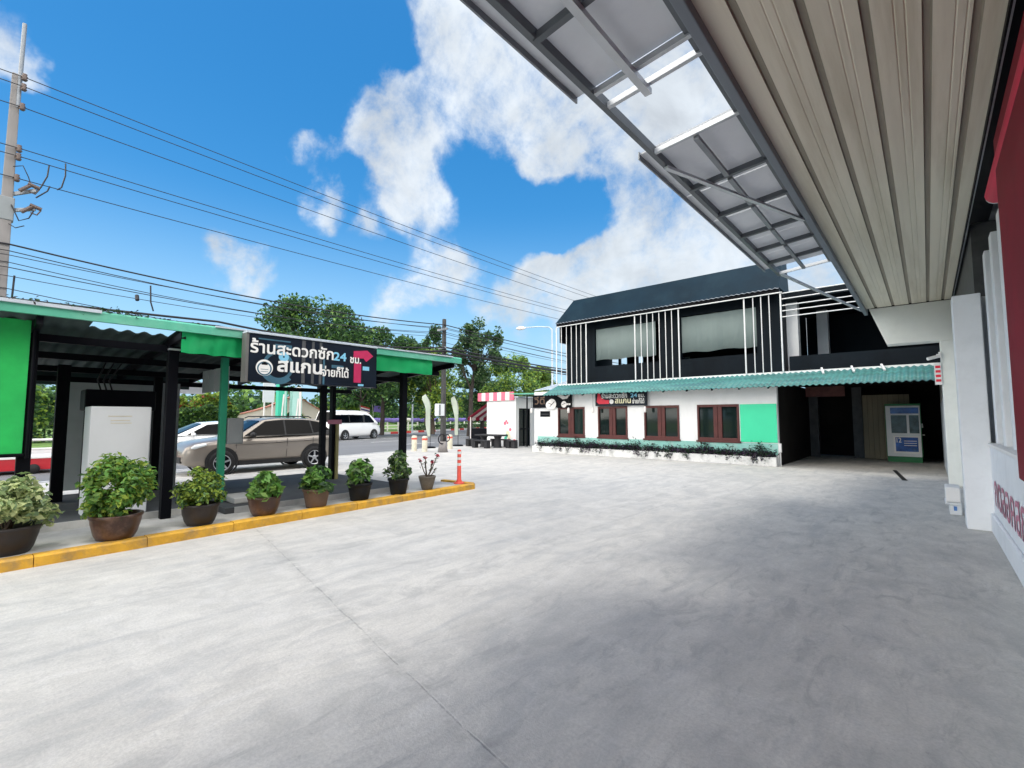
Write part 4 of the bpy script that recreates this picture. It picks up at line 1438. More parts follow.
mb = MB(); mb.box(-10.24, -10.21, 5.28, 5.62, 1.46, 1.56); mb.build('plate', M_LETR, sp, .01)

# potted plants
BOWL = [(.001, 0), (.18, 0), (.215, .06), (.25, .20), (.255, .25), (.27, .27), (.27, .30), (.24, .30), (.225, .25), (.001, .25)]
ROUND = [(.001, 0), (.15, 0), (.185, .06), (.215, .16), (.222, .24), (.235, .26), (.235, .29), (.208, .29), (.2, .24), (.001, .24)]
TALL = [(.001, 0), (.155, 0), (.165, .04), (.20, .22), (.205, .26), (.225, .27), (.225, .31), (.2, .31), (.19, .26), (.001, .26)]
URN = [(.001, 0), (.105, 0), (.115, .03), (.16, .19), (.172, .24), (.18, .255), (.178, .28), (.15, .28), (.14, .23), (.001, .23)]
potted('potted_plant', 'cream variegated bush in a low dark bowl pot, nearest the hanging green cloth', 'potted plant', (-7.66, .30, .117), BOWL, M_DPOT, 6,
       (.43, .25, .56, 2600, .085, [LF_VAR, LF_VARG, LF_GREY], [.5, .32, .18], 34), 1, stems=8)
potted('potted_plant', 'largest bushy green plant in a wide glazed brown bowl pot before the white cabinet', 'potted plant', (-7.63, 1.22, .117), BOWL, M_TERRA, 6,
       (.47, .28, .76, 4600, .075, [LF_BR, LF_MD, LF_LT, LF_YG], [.30, .20, .26, .24], 46), 2, stems=9)
potted('potted_plant', 'small leaved yellow green bush in a dark brown pot by the black front post', 'potted plant', (-7.72, 2.15, .117), ROUND, M_DPOT, 6,
       (.35, .28, .48, 2600, .058, [LF_YG, LF_LT, LF_MD, LF_DK], [.42, .30, .16, .12], 32), 3, stems=7)
potted('potted_plant', 'broad leaved plant in a shiny reddish brown pot under the left half of the banner', 'potted plant', (-7.72, 3.0, .117), ROUND, M_TERRA, 6,
       (.31, .26, .36, 520, .14, [LF_BR, LF_MD, LF_LT], [.40, .2, .4], 28), 4, stems=6)
potted('potted_plant', 'broad leaved plant in a dull clay pot under the right half of the banner', 'potted plant', (-7.77, 3.85, .117), TALL, M_TERRAL, 6,
       (.32, .27, .40, 560, .145, [LF_BR, LF_MD, LF_LT, LF_DK], [.4, .3, .18, .12], 26), 5, stems=6)
potted('potted_plant', 'broad leaved plant in a black pot between the clay pot and the tall shrub', 'potted plant', (-7.83, 4.69, .117), TALL, M_BPOT, 6,
       (.33, .27, .42, 560, .14, [LF_BR, LF_GREY, LF_LT, LF_DK], [.4, .25, .15, .2], 26), 6, stems=6)
potted('potted_plant', 'tall narrow leafy shrub in a black plastic pot in front of the far black post', 'potted plant', (-7.86, 5.55, .117), [(r * .93, z) for r, z in TALL], M_BPOT, 6,
       (.30, .28, .58, 1000, .075, [LF_GREY, LF_MD, LF_DK, LF_LT], [.3, .3, .2, .2], 30), 7, stems=9)
# crown of thorns
ct = thing('potted_plant', 'sparse thorny plant with red flowers in a tapering grey cement pot', 'potted plant', (-7.9, 6.29, .117), 'potted plants along the kerb')
x, y, z = ct.location
mb = MB(); mb.lathe(URN, (x, y, z), 24); mb.build('pot', M_CPOT, ct)
mb = MB(); mb.disc((x, y, z + .245), .15, 'z', 20); mb.build('soil', M_SOIL, ct)
rng = np.random.default_rng(8)
mb = MB(); P = []; F = []
for a, h, s in ((2.9, .36, .20), (2.4, .42, .10), (.9, .44, .32), (.2, .30, .14), (1.2, .26, .20), (4.4, .30, .12), (.5, .18, .24)):
    # lateral spread runs along the kerb
    e = Vector((x + .3 * s * math.sin(a), y + s * math.cos(a) * 1.0, z + .25 + h))
    b = Vector((x, y, z + .24))
    m = b.lerp(e, .5) + Vector((0, 0, -.04))
    mb.tube([b, m, e], [.013, .011, .008], 6)
    for t in np.linspace(.45, 1, 9):
        P.append(np.array(m.lerp(e, float(t))) + rng.normal(size=3) * .018)
    F.append(np.array(e))
mb.build('stem', M_TRUNK, ct)
leaf_mesh('foliage', np.array(P), .055, [LF_DK, LF_MD, LF_PUR2], ct, rng, .5, .3)
FP = np.concatenate([f + rng.normal(size=(12, 3)) * .015 for f in F[:4]])
leaf_mesh('flowers', FP, .05, [LF_FLR], ct, rng, .9, .8)

bo = thing('flexible_bollard', 'slim red orange bollard with pale reflective bands at the tip of the yellow kerb', 'bollard', (-8.05, 7.3, .12))
bx_, by_ = -8.06, 7.33
mb = MB(); mb.lathe([(.001, .03), (.12, .03), (.12, .012), (.125, 0), (.001, 0)][::-1], (bx_, by_, .118), 20); mb.build('base', M_ORANGE, bo)
mb = MB(); mb.lathe([(.075, .02), (.065, .06), (.048, .09), (.043, .74), (.036, .76), (.001, .765)], (bx_, by_, .12), 18); mb.build('post', M_ORANGE, bo)
for z in (.40, .53, .66):
    mb = MB(); mb.lathe([(.0458, z), (.0458, z + .06)], (bx_, by_, .12), 18); mb.build('reflective_band', M_REFLW, bo)

# ================================================================== VEHICLES
def vehicle(name, label, cat, loc, heading, st, out, tum, wheels, paint, wr, side_wins, lights, rails=False, tail=None, belt_w=.87, group=None, mirror=None, clad=True, handles=()):
    """st: body stations (x, zbot, ztop, halfwidth); out: greenhouse outline (x, z) from windscreen foot to rear"""
    root = thing(name, label, cat, loc, group)
    M = Matrix.Translation(loc) @ Matrix.Rotation(heading, 4, 'Z')
    mb = MB(M)
    vs, fs = [], []
    nP = 0
    for (x, zb, zt, w) in st:
        h = zt - zb
        half = [(0, zb), (w * .80, zb), (w * .94, zb + h * .10), (w * .985, zb + h * .30), (w, zb + h * .55), (w * .985, zb + h * .80), (w * .955, zb + h * .93), (w * .88, zb + h * .985), (w * .55, zt + .012), (0, zt + .02)]
        ring = [(x, y, z) for y, z in half] + [(x, -y, z) for y, z in half[-2:0:-1]]
        nP = len(ring)
        vs += ring
    k = len(st)
    for i in range(k - 1):
        for j in range(nP):
            fs.append((i * nP + j, (i + 1) * nP + j, (i + 1) * nP + (j + 1) % nP, i * nP + (j + 1) % nP))
    fs.append(tuple(range(nP)))
    fs.append(tuple(reversed(range((k - 1) * nP, k * nP))))
    mb.add(vs, fs, 0, True)
    # greenhouse
    zbelt = min(out[0][1], out[-1][1])
    yw = lambda z: belt_w - (z - zbelt) * tum
    n = len(out)
    lev = [(1.0, -.0), (.86, .025), (0, .045)]
    gv, gf = [], []
    for x, z in out:
        row = []
        for s, dz in lev: row.append((x, yw(z) * s, z + (dz if 0 < out.index((x, z)) < n - 1 else dz * .3)))
        row += [(p[0], -p[1], p[2]) for p in row[-2::-1]]
        gv += row
    m = 5
    for i in range(n - 1):
        for j in range(m - 1):
            gf.append((i * m + j, i * m + j + 1, (i + 1) * m + j + 1, (i + 1) * m + j))
    gf.append(tuple(i * m for i in range(n)))
    gf.append(tuple(i * m + m - 1 for i in reversed(range(n))))
    o = len(mb.v)
    mb.add(gv, gf, 0, False)
    body = mb.build('body', paint, root)
    for p in body.data.polygons: pass
    # glazing: black pillars and seals behind the panes
    allx = [x for poly in side_wins for x, z in poly]
    top = sorted([pt for poly in side_wins for pt in poly if pt[1] > min(z for _, z in poly) + .05], key=lambda t: -t[0])
    bot = min(z for poly in side_wins for _, z in poly)
    pil = [(max(allx) + .05, bot - .03)] + [(x, z + .02) for x, z in top] + [(min(allx) - .06, bot - .03 + (0.08 if side_wins[-1][0][1] > bot + .03 else 0))]
    for s in (1, -1):
        w = MB(M)
        w.add([(x, s * (yw(z) + .003), z) for x, z in pil], [tuple(range(len(pil)))])
        w.build('pillar_trim', M_BPLAST, root)
    for poly in side_wins:
        for s in (1, -1):
            w = MB(M)
            w.add([(x, s * (yw(z) + .006), z) for x, z in poly], [tuple(range(len(poly)))])
            w.build('side_window', M_CGLASS, root)
    for (i, j), nm in (((0, 1), 'windscreen'), ((n - 2, n - 1), 'rear_window')):
        (xa, za), (xb, zb_) = out[i], out[j]
        d = Vector((xb - xa, 0, zb_ - za)); nrm = Vector((-d.z, 0, d.x)).normalized()
        if nrm.z < 0: nrm = -nrm
        p, q = Vector((xa, 0, za)).lerp(Vector((xb, 0, zb_)), .08), Vector((xa, 0, za)).lerp(Vector((xb, 0, zb_)), .90)
        w = MB(M)
        pts = []
        for c in (p, q):
            for f, dz in ((.93, .004), (.86, .03), (0, .05), (-.86, .03), (-.93, .004)):
                pts.append(Vector((c.x, yw(c.z) * f, c.z)) + nrm * .008 + Vector((0, 0, dz)))
        w.add(pts, [(a, a + 1, a + 6, a + 5) for a in range(4)])
        w.build(nm, M_CGLASS, root)
    W = max(s[3] for s in st)
    for wx in wheels:
        for s in (1, -1):
            a = MB(M)
            a.disc((wx, s * (W + .003), wr + .02), wr + .085, 'y', 24, 0, -.25, PI + .25)  # flat black disc paints in the shade of the wheel well
            a.lathe([(wr + .03, 0), (wr + .085, 0)], (wx, s * (W + .008), wr + .02), 28, 0, 'y')
            a.build('wheel_arch', M_BPLAST, root)
            t = MB(M)
            t.lathe([(wr * .62, -.20), (wr * .93, -.19), (wr, -.15), (wr, .0), (wr * .93, .03), (wr * .66, .035), (wr * .62, .02)], (wx, s * W, wr), 32, 0, 'y') if s > 0 else \
                t.lathe([(wr * .62, .20), (wr * .93, .19), (wr, .15), (wr, .0), (wr * .93, -.03), (wr * .66, -.035), (wr * .62, -.02)], (wx, s * W, wr), 32, 0, 'y')
            tw = t.build('wheel', M_TYRE, root)
            r = MB(M)
            yo = s * (W + .022)
            r.lathe([(wr * .60, 0), (wr * .665, s * .014)], (wx, yo, wr), 28, 0, 'y')
            r.lathe([(.001, s * .012), (.06, s * .01), (.07, 0)], (wx, yo, wr), 16, 0, 'y')
            for q in range(5):
                an = q * 2 * PI / 5 + .3
                c, sn = math.cos(an), math.sin(an)
                r.beam((wx + .05 * c, yo + s * .005, wr + .05 * sn), (wx + wr * .62 * c, yo + s * .005, wr + wr * .62 * sn), .045, .015, 0, (0, 1, 0))
            r.build('rim', M_RIM, tw)
            dk = MB(M); dk.disc((wx, s * (W + .012), wr), wr * .63, 'y', 24); dk.build('brake', M_BLACK, tw)
    for nm, m_, pts in lights:
        for s in (1, -1):
            l = MB(M)
            l.tube([(x, s * y, z) for x, y, z in pts], [.045] + [.065] * (len(pts) - 2) + [.03], 8)
            l.build(nm, m_, root)
    if rails:
        for s in (1, -1):
            l = MB(M)
            l.tube([(.25, s * .60, 1.60), (.15, s * .60, 1.65), (-1.25, s * .60, 1.65), (-1.35, s * .60, 1.60)], .018, 8)
            l.build('roof_rail', M_BPLAST, root)
    if mirror:
        for s in (1, -1):
            l = MB(M)
            x, y, z = mirror
            l.lathe([(.001, -.09), (.06, -.08), (.085, 0), (.07, .07), (.001, .085)], (x, s * y, z), 12, 0, 'y')
            l.build('mirror', paint if paint is not M_CARS else M_BPLAST, root)
    if clad:
        l = MB(M)
        for sx_ in (.98, -.46, -1.28):
            for s in (1, -1): l.beam((sx_, s * (W + .001), .40), (sx_ - .03, s * (W - .012), .98), .010, .006, 0, (0, 1, 0))
        for s in (1, -1): l.beam((1.0, s * (W - .004), .82), (-1.9, s * (W - .004), .90), .008, .006, 0, (0, 1, 0))
        l.build('door_seams', M_BPLAST, root)
    for hx, hz in handles:
        for s in (1, -1):
            l = MB(M); l.tube([(hx - .09, s * (W + .012), hz), (hx + .09, s * (W + .012), hz)], .014, 8); l.build('handle', paint, root)
    if clad:
        l = MB(M)
        xf, xr = wheels[0] - wr - .09, wheels[1] + wr + .09
        for s in (1, -1): l.box(xr, xf, s * (W - .06), s * (W + .006), .24, .36)
        l.box(st[0][0] - .2, st[0][0] + .02, -.55, .55, st[0][1] - .04, st[0][1] + .12)
        l.box(st[-1][0] - .02, st[-1][0] + .2, -.6, .6, st[-1][1] - .06, st[-1][1] + .08)
        l.build('cladding', M_BPLAST, root)
    for k in (0, -1):
        x = st[k][0] + (.025 if k == 0 else -.025)
        l = MB(M); l.box(x - .01, x + .01, -.24, .24, st[k][1] + .18, st[k][1] + .29); l.build('number_plate', M_REFLW, root)
    return root


SUV = [(2.22, .40, .64, .62), (2.14, .30, .80, .77), (1.95, .24, .90, .85), (1.45, .22, .98, .895), (.95, .22, 1.05, .90), (.1, .22, 1.04, .90), (-.9, .22, 1.06, .90), (-1.6, .24, 1.10, .89), (-2.02, .32, 1.10, .85), (-2.18, .42, 1.04, .79), (-2.23, .48, .84, .72)]
SOUT = [(.98, 1.04), (.18, 1.53), (-.25, 1.585), (-1.2, 1.56), (-1.62, 1.50), (-2.05, 1.08)]
SWIN = [[(.72, 1.09), (.12, 1.485), (-.42, 1.535), (-.42, 1.09)], [(-.47, 1.09), (-.47, 1.535), (-1.02, 1.53), (-1.24, 1.515), (-1.3, 1.11)], [(-1.34, 1.12), (-1.29, 1.51), (-1.60, 1.45), (-1.88, 1.22)]]
SLI = [('headlight', M_HEADL, [(2.06, .72, .74), (1.95, .80, .80), (1.7, .85, .86)]), ('tail_light', M_TAIL, [(-2.15, .74, .82), (-2.12, .76, .98), (-1.95, .84, 1.0)])]
vehicle('parked_car', 'bronze silver crossover car with roof rails parked behind the shelter', 'car', (-15.9, 5.97, 0), -PI / 2, SUV, SOUT, .42, (1.32, -1.35), M_CARS, .34, SWIN, SLI, True, mirror=(.55, .99, 1.10), handles=((-.25, .88), (-1.12, .90)))
HAT = [(2.0, .40, .62, .6), (1.92, .28, .76, .74), (1.6, .22, .90, .82), (1.0, .2, 1.0, .85), (.2, .2, 1.0, .85), (-1.0, .2, 1.02, .85), (-1.7, .25, 1.04, .83), (-1.93, .4, 1.0, .74), (-1.97, .5, .84, .66)]
HOUT = [(1.35, .98), (.35, 1.44), (-.2, 1.48), (-1.2, 1.45), (-1.55, 1.4), (-1.88, 1.02)]
HWIN = [[(.95, 1.03), (.28, 1.37), (-.3, 1.42), (-.3, 1.03)], [(-.38, 1.03), (-.38, 1.42), (-1.05, 1.40), (-1.35, 1.2), (-1.3, 1.05)]]
HLI = [('headlight', M_HEADL, [(1.85, .68, .72), (1.72, .75, .78), (1.5, .79, .82)]), ('tail_light', M_TAIL, [(-1.92, .68, .8), (-1.9, .7, .96), (-1.75, .78, .98)])]
vehicle('parked_car', 'white hatchback car half hidden behind the bronze crossover and green posts', 'car', (-21.9, 6.3, -.05), -PI / 2, HAT, HOUT, .42, (1.25, -1.22), M_CARW, .30, HWIN, HLI, mirror=(.8, .93, 1.02), belt_w=.82, handles=((-.1, .82), (-.95, .84)), clad=False)
VAN = [(2.72, .40, .72, .70), (2.64, .30, .92, .84), (2.40, .25, 1.10, .92), (2.0, .24, 1.24, .945), (1.2, .24, 1.28, .95), (-.5, .24, 1.28, .95), (-2.2, .24, 1.28, .95), (-2.62, .28, 1.26, .93), (-2.68, .4, 1.2, .9)]
VOUT = [(2.28, 1.2), (1.42, 1.95), (1.0, 2.12), (.2, 2.2), (-1.5, 2.2), (-2.4, 2.12), (-2.66, 1.22)]
VWIN = [[(1.85, 1.30), (1.35, 1.82), (.78, 1.90), (.72, 1.30)], [(.52, 1.32), (.55, 1.86), (-.9, 1.88), (-.9, 1.32)], [(-.98, 1.32), (-.98, 1.88), (-2.3, 1.86), (-2.4, 1.34)]]
VLI = [('headlight', M_HEADL, [(2.60, .74, .78), (2.52, .82, .86), (2.3, .9, .98)]), ('tail_light', M_TAIL, [(-2.66, .84, .8), (-2.67, .84, 1.0), (-2.66, .84, 1.2)])]
vh = math.atan2(.93, -.30)
vehicle('passenger_van', 'white passenger van with dark windows driving on the road', 'van', (-33.75, 19.2, -.05), vh, VAN, VOUT, .22, (1.75, -1.45), M_CARW, .34, VWIN, VLI, mirror=(1.75, 1.03, 1.3), belt_w=.93, handles=((.55, 1.05),), clad=False)
rp = thing('red_cart', 'red sided flat cart with pale rails beyond the shelter at the left', 'cart', (-20.5, .6, 0))
mb = MB(); mb.box(-21.4, -19.98, -1.6, 1.75, .06, .40); mb.build('side', M_REDCAR, rp, .02)
mb = MB(); mb.box(-21.42, -19.96, -1.62, 1.77, .402, .45); mb.tube([(-20, -1.5, .66), (-20, 1.7, .68)], .035, 8); mb.tube([(-20, -1.5, .95), (-20, 1.7, .95)], .035, 8); mb.tube([(-20, 1.7, .45), (-20, 1.7, .97)], .03, 8); mb.tube([(-20, -1.5, .45), (-20, -1.5, .97)], .03, 8); mb.build('rail', M_REFLW, rp)
for yy_ in (-1.0, 1.2):
    mb = MB(); mb.lathe([(.001, -.05), (.14, -.05), (.15, 0), (.14, .05), (.001, .05)], (-19.95, yy_, .09), 16, 0, 'x'); mb.build('wheel', M_TYRE, rp)

# ================================================================== UTILITY POLES AND CABLES
p1 = thing('utility_pole', 'tall square concrete utility pole with insulators and fuse switches behind the green cloth', 'pole', (-17.35, .30, 0), 'utility poles')
mb = MB()
h = 10.5
vs = []
for z, w in ((0, .15), (h, .085)):
    vs += [(-17.35 - w, .22 - w, z), (-17.35 + w, .22 - w, z), (-17.35 + w, .22 + w, z), (-17.35 - w, .22 + w, z)]
mb.add(vs, [(0, 3, 2, 1), (4, 5, 6, 7), (0, 1, 5, 4), (1, 2, 6, 5), (2, 3, 7, 6), (3, 0, 4, 7)])
mb.build('shaft', M_CONCP, p1, .02)
mb = MB(); mb.tube([(-17.28, .28, 9.6), (-17.27, .29, 11.9)], .045, 8); mb.build('rod', M_GREYMET, p1)
WZ = (10.42, 10.15, 9.62, 8.50, 8.28, 7.72)
for z in WZ:
    mb = MB(); mb.lathe([(.001, -.10), (.04, -.1), (.065, -.06), (.04, -.03), (.065, .01), (.04, .04), (.05, .08), (.001, .1)], (-17.17, .36, z), 12); mb.tube([(-17.25, .3, z), (-17.16, .36, z)], .02, 6); mb.build('insulator', M_PORC, p1)
mb = MB(); mb.beam((-17.4, .15, 7.25), (-17.12, .72, 7.5), .06, .08); mb.beam((-17.4, .15, 6.85), (-17.12, .72, 7.0), .06, .08); mb.build('crossarm', M_GREYMET, p1)
for dy, z in ((.58, 7.52), (.64, 6.98)):
    mb = MB()
    mb.tube([(-17.1, dy - .16, z - .14), (-17.1, dy + .02, z + .06)], .045, 8); mb.tube([(-17.1, dy - .02, z + .10), (-17.1, dy + .20, z + .04)], .05, 8); mb.tube([(-17.1, dy, z - .10), (-17.1, dy + .12, z - .13), (-17.1, dy + .19, z + .02)], .018, 6)
    mb.build('fuse_switch', M_PORC, p1)
mb = MB(); mb.box(-17.48, -17.22, .06, .36, 6.6, 7.2); mb.build('transformer_box', M_GREYBOX, p1, .02)
mb = MB()
mb.tube([(-17.15, .92, 8.26), (-17.1, .90, 7.95), (-17.1, .80, 7.62), (-17.1, .70, 7.40)], .016, 6)
mb.tube([(-17.15, 1.23, 8.45), (-17.1, 1.24, 8.1), (-17.1, 1.18, 7.75), (-17.12, 1.10, 7.66)], .016, 6)
mb.tube([(-17.1, .96, 7.70), (-17.1, .92, 7.55), (-17.1, .80, 7.4), (-17.1, .72, 7.30)], .016, 6)
mb.tube([(-17.2, .30, 7.0), (-17.1, .45, 6.6), (-17.1, .62, 6.72), (-17.1, .70, 6.95)], .014, 6)
mb.tube([(-17.2, .28, 8.0), (-17.1, .45, 8.05), (-17.12, .56, 7.8), (-17.1, .60, 7.65)], .012, 6)
mb.tube([(-17.2, .28, 6.5), (-17.1, .4, 6.4), (-17.1, .55, 6.5)], .012, 6)
mb.tube([(-17.2, .45, 5.2), (-17.15, .42, 4.0), (-17.15, .4, 3.0)], .02, 6)
mb.build('jumper_wires', M_CABLE, p1)
p2 = thing('utility_pole', 'dark weathered utility pole with a grey box, standing between the two white feather flags', 'pole', (-17.25, 14.65, 0), 'utility poles')
mb = MB()
vs = []
for z, w in ((0, .105), (6.35, .07)):
    vs += [(-17.25 - w, 14.65 - w, z), (-17.25 + w, 14.65 - w, z), (-17.25 + w, 14.65 + w, z), (-17.25 - w, 14.65 + w, z)]
mb.add(vs, [(0, 3, 2, 1), (4, 5, 6, 7), (0, 1, 5, 4), (1, 2, 6, 5), (2, 3, 7, 6), (3, 0, 4, 7)])
mb.build('shaft', M_CONCD, p2, .015)
mb = MB(); mb.box(-17.25, -16.98, 14.12, 14.50, 1.70, 2.26); mb.build('meter_box', M_CABW, p2, .015)
mb = MB(); mb.box(-16.979, -16.965, 14.15, 14.25, 1.74, 2.22); mb.build('box_door', M_GREYBOX, p2)
mb = MB(); mb.tube([(-17.08, 14.45 + .22 * math.cos(t), .62 + .22 * math.sin(t)) for t in np.linspace(0, 2 * PI, 20)], .03, 6); mb.tube([(-17.08, 14.75 + .16 * math.cos(t), .66 + .16 * math.sin(t)) for t in np.linspace(0, 2 * PI, 20)], .025, 6); mb.build('cable_coil', M_CABLE, p2)
mb = MB(); mb.lathe([(.001, .5), (.16, .5), (.24, 0), (.001, 0)][::-1], (-17.2, 14.60, 0), 16); mb.build('footing', M_CONCP, p2)
mb = MB(); mb.box(-17.6, -16.9, 14.5, 14.58, 5.78, 5.88).box(-17.5, -17.0, 14.5, 14.58, 4.9, 4.98); mb.build('crossarm', M_GREYMET, p2)


def cable(label, pts, r, sag, group, name='power_cable'):
    out = []
    for a, b in zip(pts[:-1], pts[1:]):
        a, b = Vector(a), Vector(b)
        n = 14
        for i in range(n + (1 if b == Vector(pts[-1]) else 0)):
            t = i / n
            p = a.lerp(b, t)
            p.z -= sag * 4 * t * (1 - t)
            out.append(p)
    mb = MB(); mb.tube(out, r, 6)
    o = mb.build(name, M_CABLE, None)
    tag(o, label, 'cable', group)


HI = 'high voltage cables passing over the yard side of the road'
for z, zf, dx, r, lb in ((10.42, 10.35, .12, .011, 'uppermost of the six high power cables crossing the sky'), (10.15, 10.05, .16, .011, 'second from the top of the six high power cables'), (9.62, 9.55, .1, .011, 'third from the top of the six high cables, above the wide gap'),
                         (8.50, 8.95, .14, .011, 'upper of the close pair of cables below the wide gap'), (8.28, 8.75, .16, .011, 'lower of the close pair of cables below the wide gap'), (7.72, 8.3, .1, .011, 'lowest of the six high power cables crossing the sky')):
    cable(lb, [(-17.3 + dx, -28, zf), (-17.3 + dx, .35, z), (-17.3 + dx, 40, zf)], r, .25, HI)
LO = 'low service cables between the two poles'
low = [(5.98, 6.05, .022, .30, 'thick topmost cable of the low bundle between the two poles'), (5.80, 5.9, .012, .34, 'thin cable just under the thick topmost low cable'), (5.68, 5.82, .010, .22, 'thin taut cable third from the top of the low bundle'), (5.52, 5.7, .010, .40, 'thin sagging cable in the middle of the low bundle'),
       (5.38, 5.6, .012, .30, 'thin cable fifth from the top of the low bundle'), (5.15, 5.45, .009, .25, 'faint cable in the lower half of the low bundle'), (4.85, 5.2, .010, .5, 'deeply sagging cable near the bottom of the low bundle'), (4.55, 4.95, .012, .35, 'lowest thin cable just above the mint roof edge')]
for i, (z, z2, r, sg_, lb) in enumerate(low):
    dx = .05 * (i % 3)
    cable(lb, [(-17.2 + dx, -25, z2), (-17.2 + dx, .3, z), (-17.15 + dx, 14.6, z2), (-17.1 + dx, 40, z - .1)], r, sg_, LO)
for k, (r, z0, z1, lb) in enumerate(((.06, 4.78, 4.75, 'fat black telephone bundle at the pole between the flags'), (.035, 4.95, 4.9, 'thinner telephone cable just above the fat black bundle'), (.03, 4.62, 4.6, 'thin telephone cable hanging just under the fat black bundle'))):
    cable(lb, [(-17.0, -20, z1), (-17.05, 5.0, z0 - .25), (-17.05, 14.6, z0), (-17.0, 36, z1)], r, .28, 'telephone bundles', 'telephone_cable')
mb = MB(); mb.tube([(-17.05, 3.2, 5.5), (-17.02, 3.22, 5.0), (-17.05, 3.3, 4.75)], .02, 6); mb.tube([(-17.08, 2.9, 5.15), (-17.0, 2.9, 5.0)], .05, 8)
tag(mb.build('cable_splice', M_CABLE), 'small dark splice hanging from the low cables above the shelter roof', 'cable splice')

# ================================================================== STREET FURNITURE
def feather(loc, lb, up, seed):
    r0 = thing('feather_flag', lb, 'flag', loc, 'white feather flags')
    x, y, z = loc
    mb = MB(); mb.lathe([(.001, 0), (.30, 0), (.30, .05), (.22, .08), (.001, .08)], (x, y, z), 20); mb.build('base', M_BLACK, r0)
    H = 2.85
    pole = [(x, y, .05), (x, y, 1.6), (x, y - .03, 2.3), (x, y - .13, 2.62), (x, y - .30, H)]
    mb = MB(); mb.tube(pole, .014, 8); mb.build('pole', M_BLACK, r0)
    n = 22
    vs, fs = [], []
    for s in (0, 1):
        for i in range(n + 1):
            t = i / n
            zz = .62 + t * (H - .62)
            ye = y + .02 - (0 if t < .68 else .30 * ((t - .68) / .32) ** 2)
            wid = (.24 + .30 * t) * (1 if t < .82 else math.sqrt(max(.02, 1 - ((t - .82) / .18) ** 2)))
            for j in range(5):
                u = j / 4
                vs.append((x + .05 * math.sin(t * 9 + seed + u * 2) * u + s * .004, ye - wid * u * .92, zz))
    k = 5 * (n + 1)
    for i in range(n):
        for j in range(4):
            f = (i * 5 + j, i * 5 + j + 1, (i + 1) * 5 + j + 1, (i + 1) * 5 + j)
            fs.append(f); fs.append(tuple(k + q for q in reversed(f)))
    mb = MB(); mb.add(vs, fs, 0, True); mb.build('cloth', M_FLAGW, r0)


feather((-20.06, 16.14, -.05 + .05), 'white feather flag on a black base left of the dark utility pole', 0, 0.3)
feather((-20.28, 18.34, 0), 'white feather flag on a black base right of the dark utility pole', 0, 2.1)
for x, y, lb in ((-18.9, 14.23, 'cream roadside bollard with an orange band, nearer the shelter post'), (-18.05, 14.2, 'cream roadside bollard with an orange band, nearer the left feather flag'), (-18.7, 16.35, 'short cream bollard at the foot of the dark utility pole')):
    b = thing('roadside_bollard', lb, 'bollard', (x, y, 0), 'cream roadside bollards')
    mb = MB(); mb.lathe([(.13, 0), (.13, .70), (.10, .74), (.001, .75)], (x, y, 0), 16); mb.build('post', M_CREAM, b)
    mb = MB(); mb.lathe([(.133, .55), (.133, .64)], (x, y, 0), 16); mb.build('band', M_ORANGE, b)


def street_light(loc, h, arm, lb):
    r0 = thing('street_light', lb, 'street light', loc, 'street lights')
    x, y, z = loc
    a = Vector(arm)
    mb = MB(); mb.tube([(x, y, z), (x, y, z + h * .5), (x, y, z + h)], [.09, .075, .055], 10); mb.build('pole', M_PALEROOF, r0)
    t = Vector((x, y, z + h))
    mb = MB(); mb.tube([t - Vector((0, 0, .1)), t + a * .1 + Vector((0, 0, .12)), t + a * .5 + Vector((0, 0, .22)), t + a + Vector((0, 0, .22))], .04, 8); mb.build('arm', M_PALEROOF, r0)
    e = t + a + Vector((0, 0, .2)); d = a.normalized()
    mb = MB(); mb.tube([e - d * .05, e + d * .15, e + d * .5, e + d * .7], [.05, .13, .14, .05], 10); mb.build('lamp_head', M_REFLW, r0)


street_light((-20.4, 27.6, 0), 8.15, (-2.0, -.7, 0), 'pale street light with its arm reaching left, beside the dark building')
street_light((-40.9, 30.5, .0), 6.4, (1.4, .4, 0), 'slim white street light across the road behind the far shelter post')
# fence with purple cloth beyond the road
fb = thing('roadside_fence', 'white post fence wrapped in purple and white cloth along the far side of the road', 'fence', (-45, 42, 0))
a, b = Vector((-54.5, 33.0, 0)), Vector((-30.0, 60.0, 0))
a, b = Vector((-47.2, 28.6, 0)), Vector((-62, 78, 0))
fdv = (b - a).normalized()
mb = MB()
for k in range(26): p = a + fdv * (k * 2.0); mb.box(p.x - .07, p.x + .07, p.y - .07, p.y + .07, .05, 1.5)
mb.beam(a + Vector((0, 0, .7)), b + Vector((0, 0, .7)), .06, .1); mb.beam(a + Vector((0, 0, .35)), b + Vector((0, 0, .35)), .06, .1)
mb.build('posts', M_REFLW, fb)
vs, fs = [], []
for i in range(121):
    p = a + fdv * (i * .42) + Vector((.12, 0, 0))
    dz = .10 * abs(math.sin(i * .42 * PI / 2.0))
    vs += [(p.x, p.y, 1.62 - dz * .5), (p.x, p.y, 1.15 - dz)]
mb = MB(); mb.add(vs, [(2 * i, 2 * i + 1, 2 * i + 3, 2 * i + 2) for i in range(120)], 0, True)
cl = mb.build('cloth', [M_PURPLE, M_REFLW], fb)
for p in cl.data.polygons: p.material_index = 1 if (p.index // 5) % 4 == 3 else 0
sm = cl.modifiers.new('thickness', 'SOLIDIFY'); sm.thickness = .01
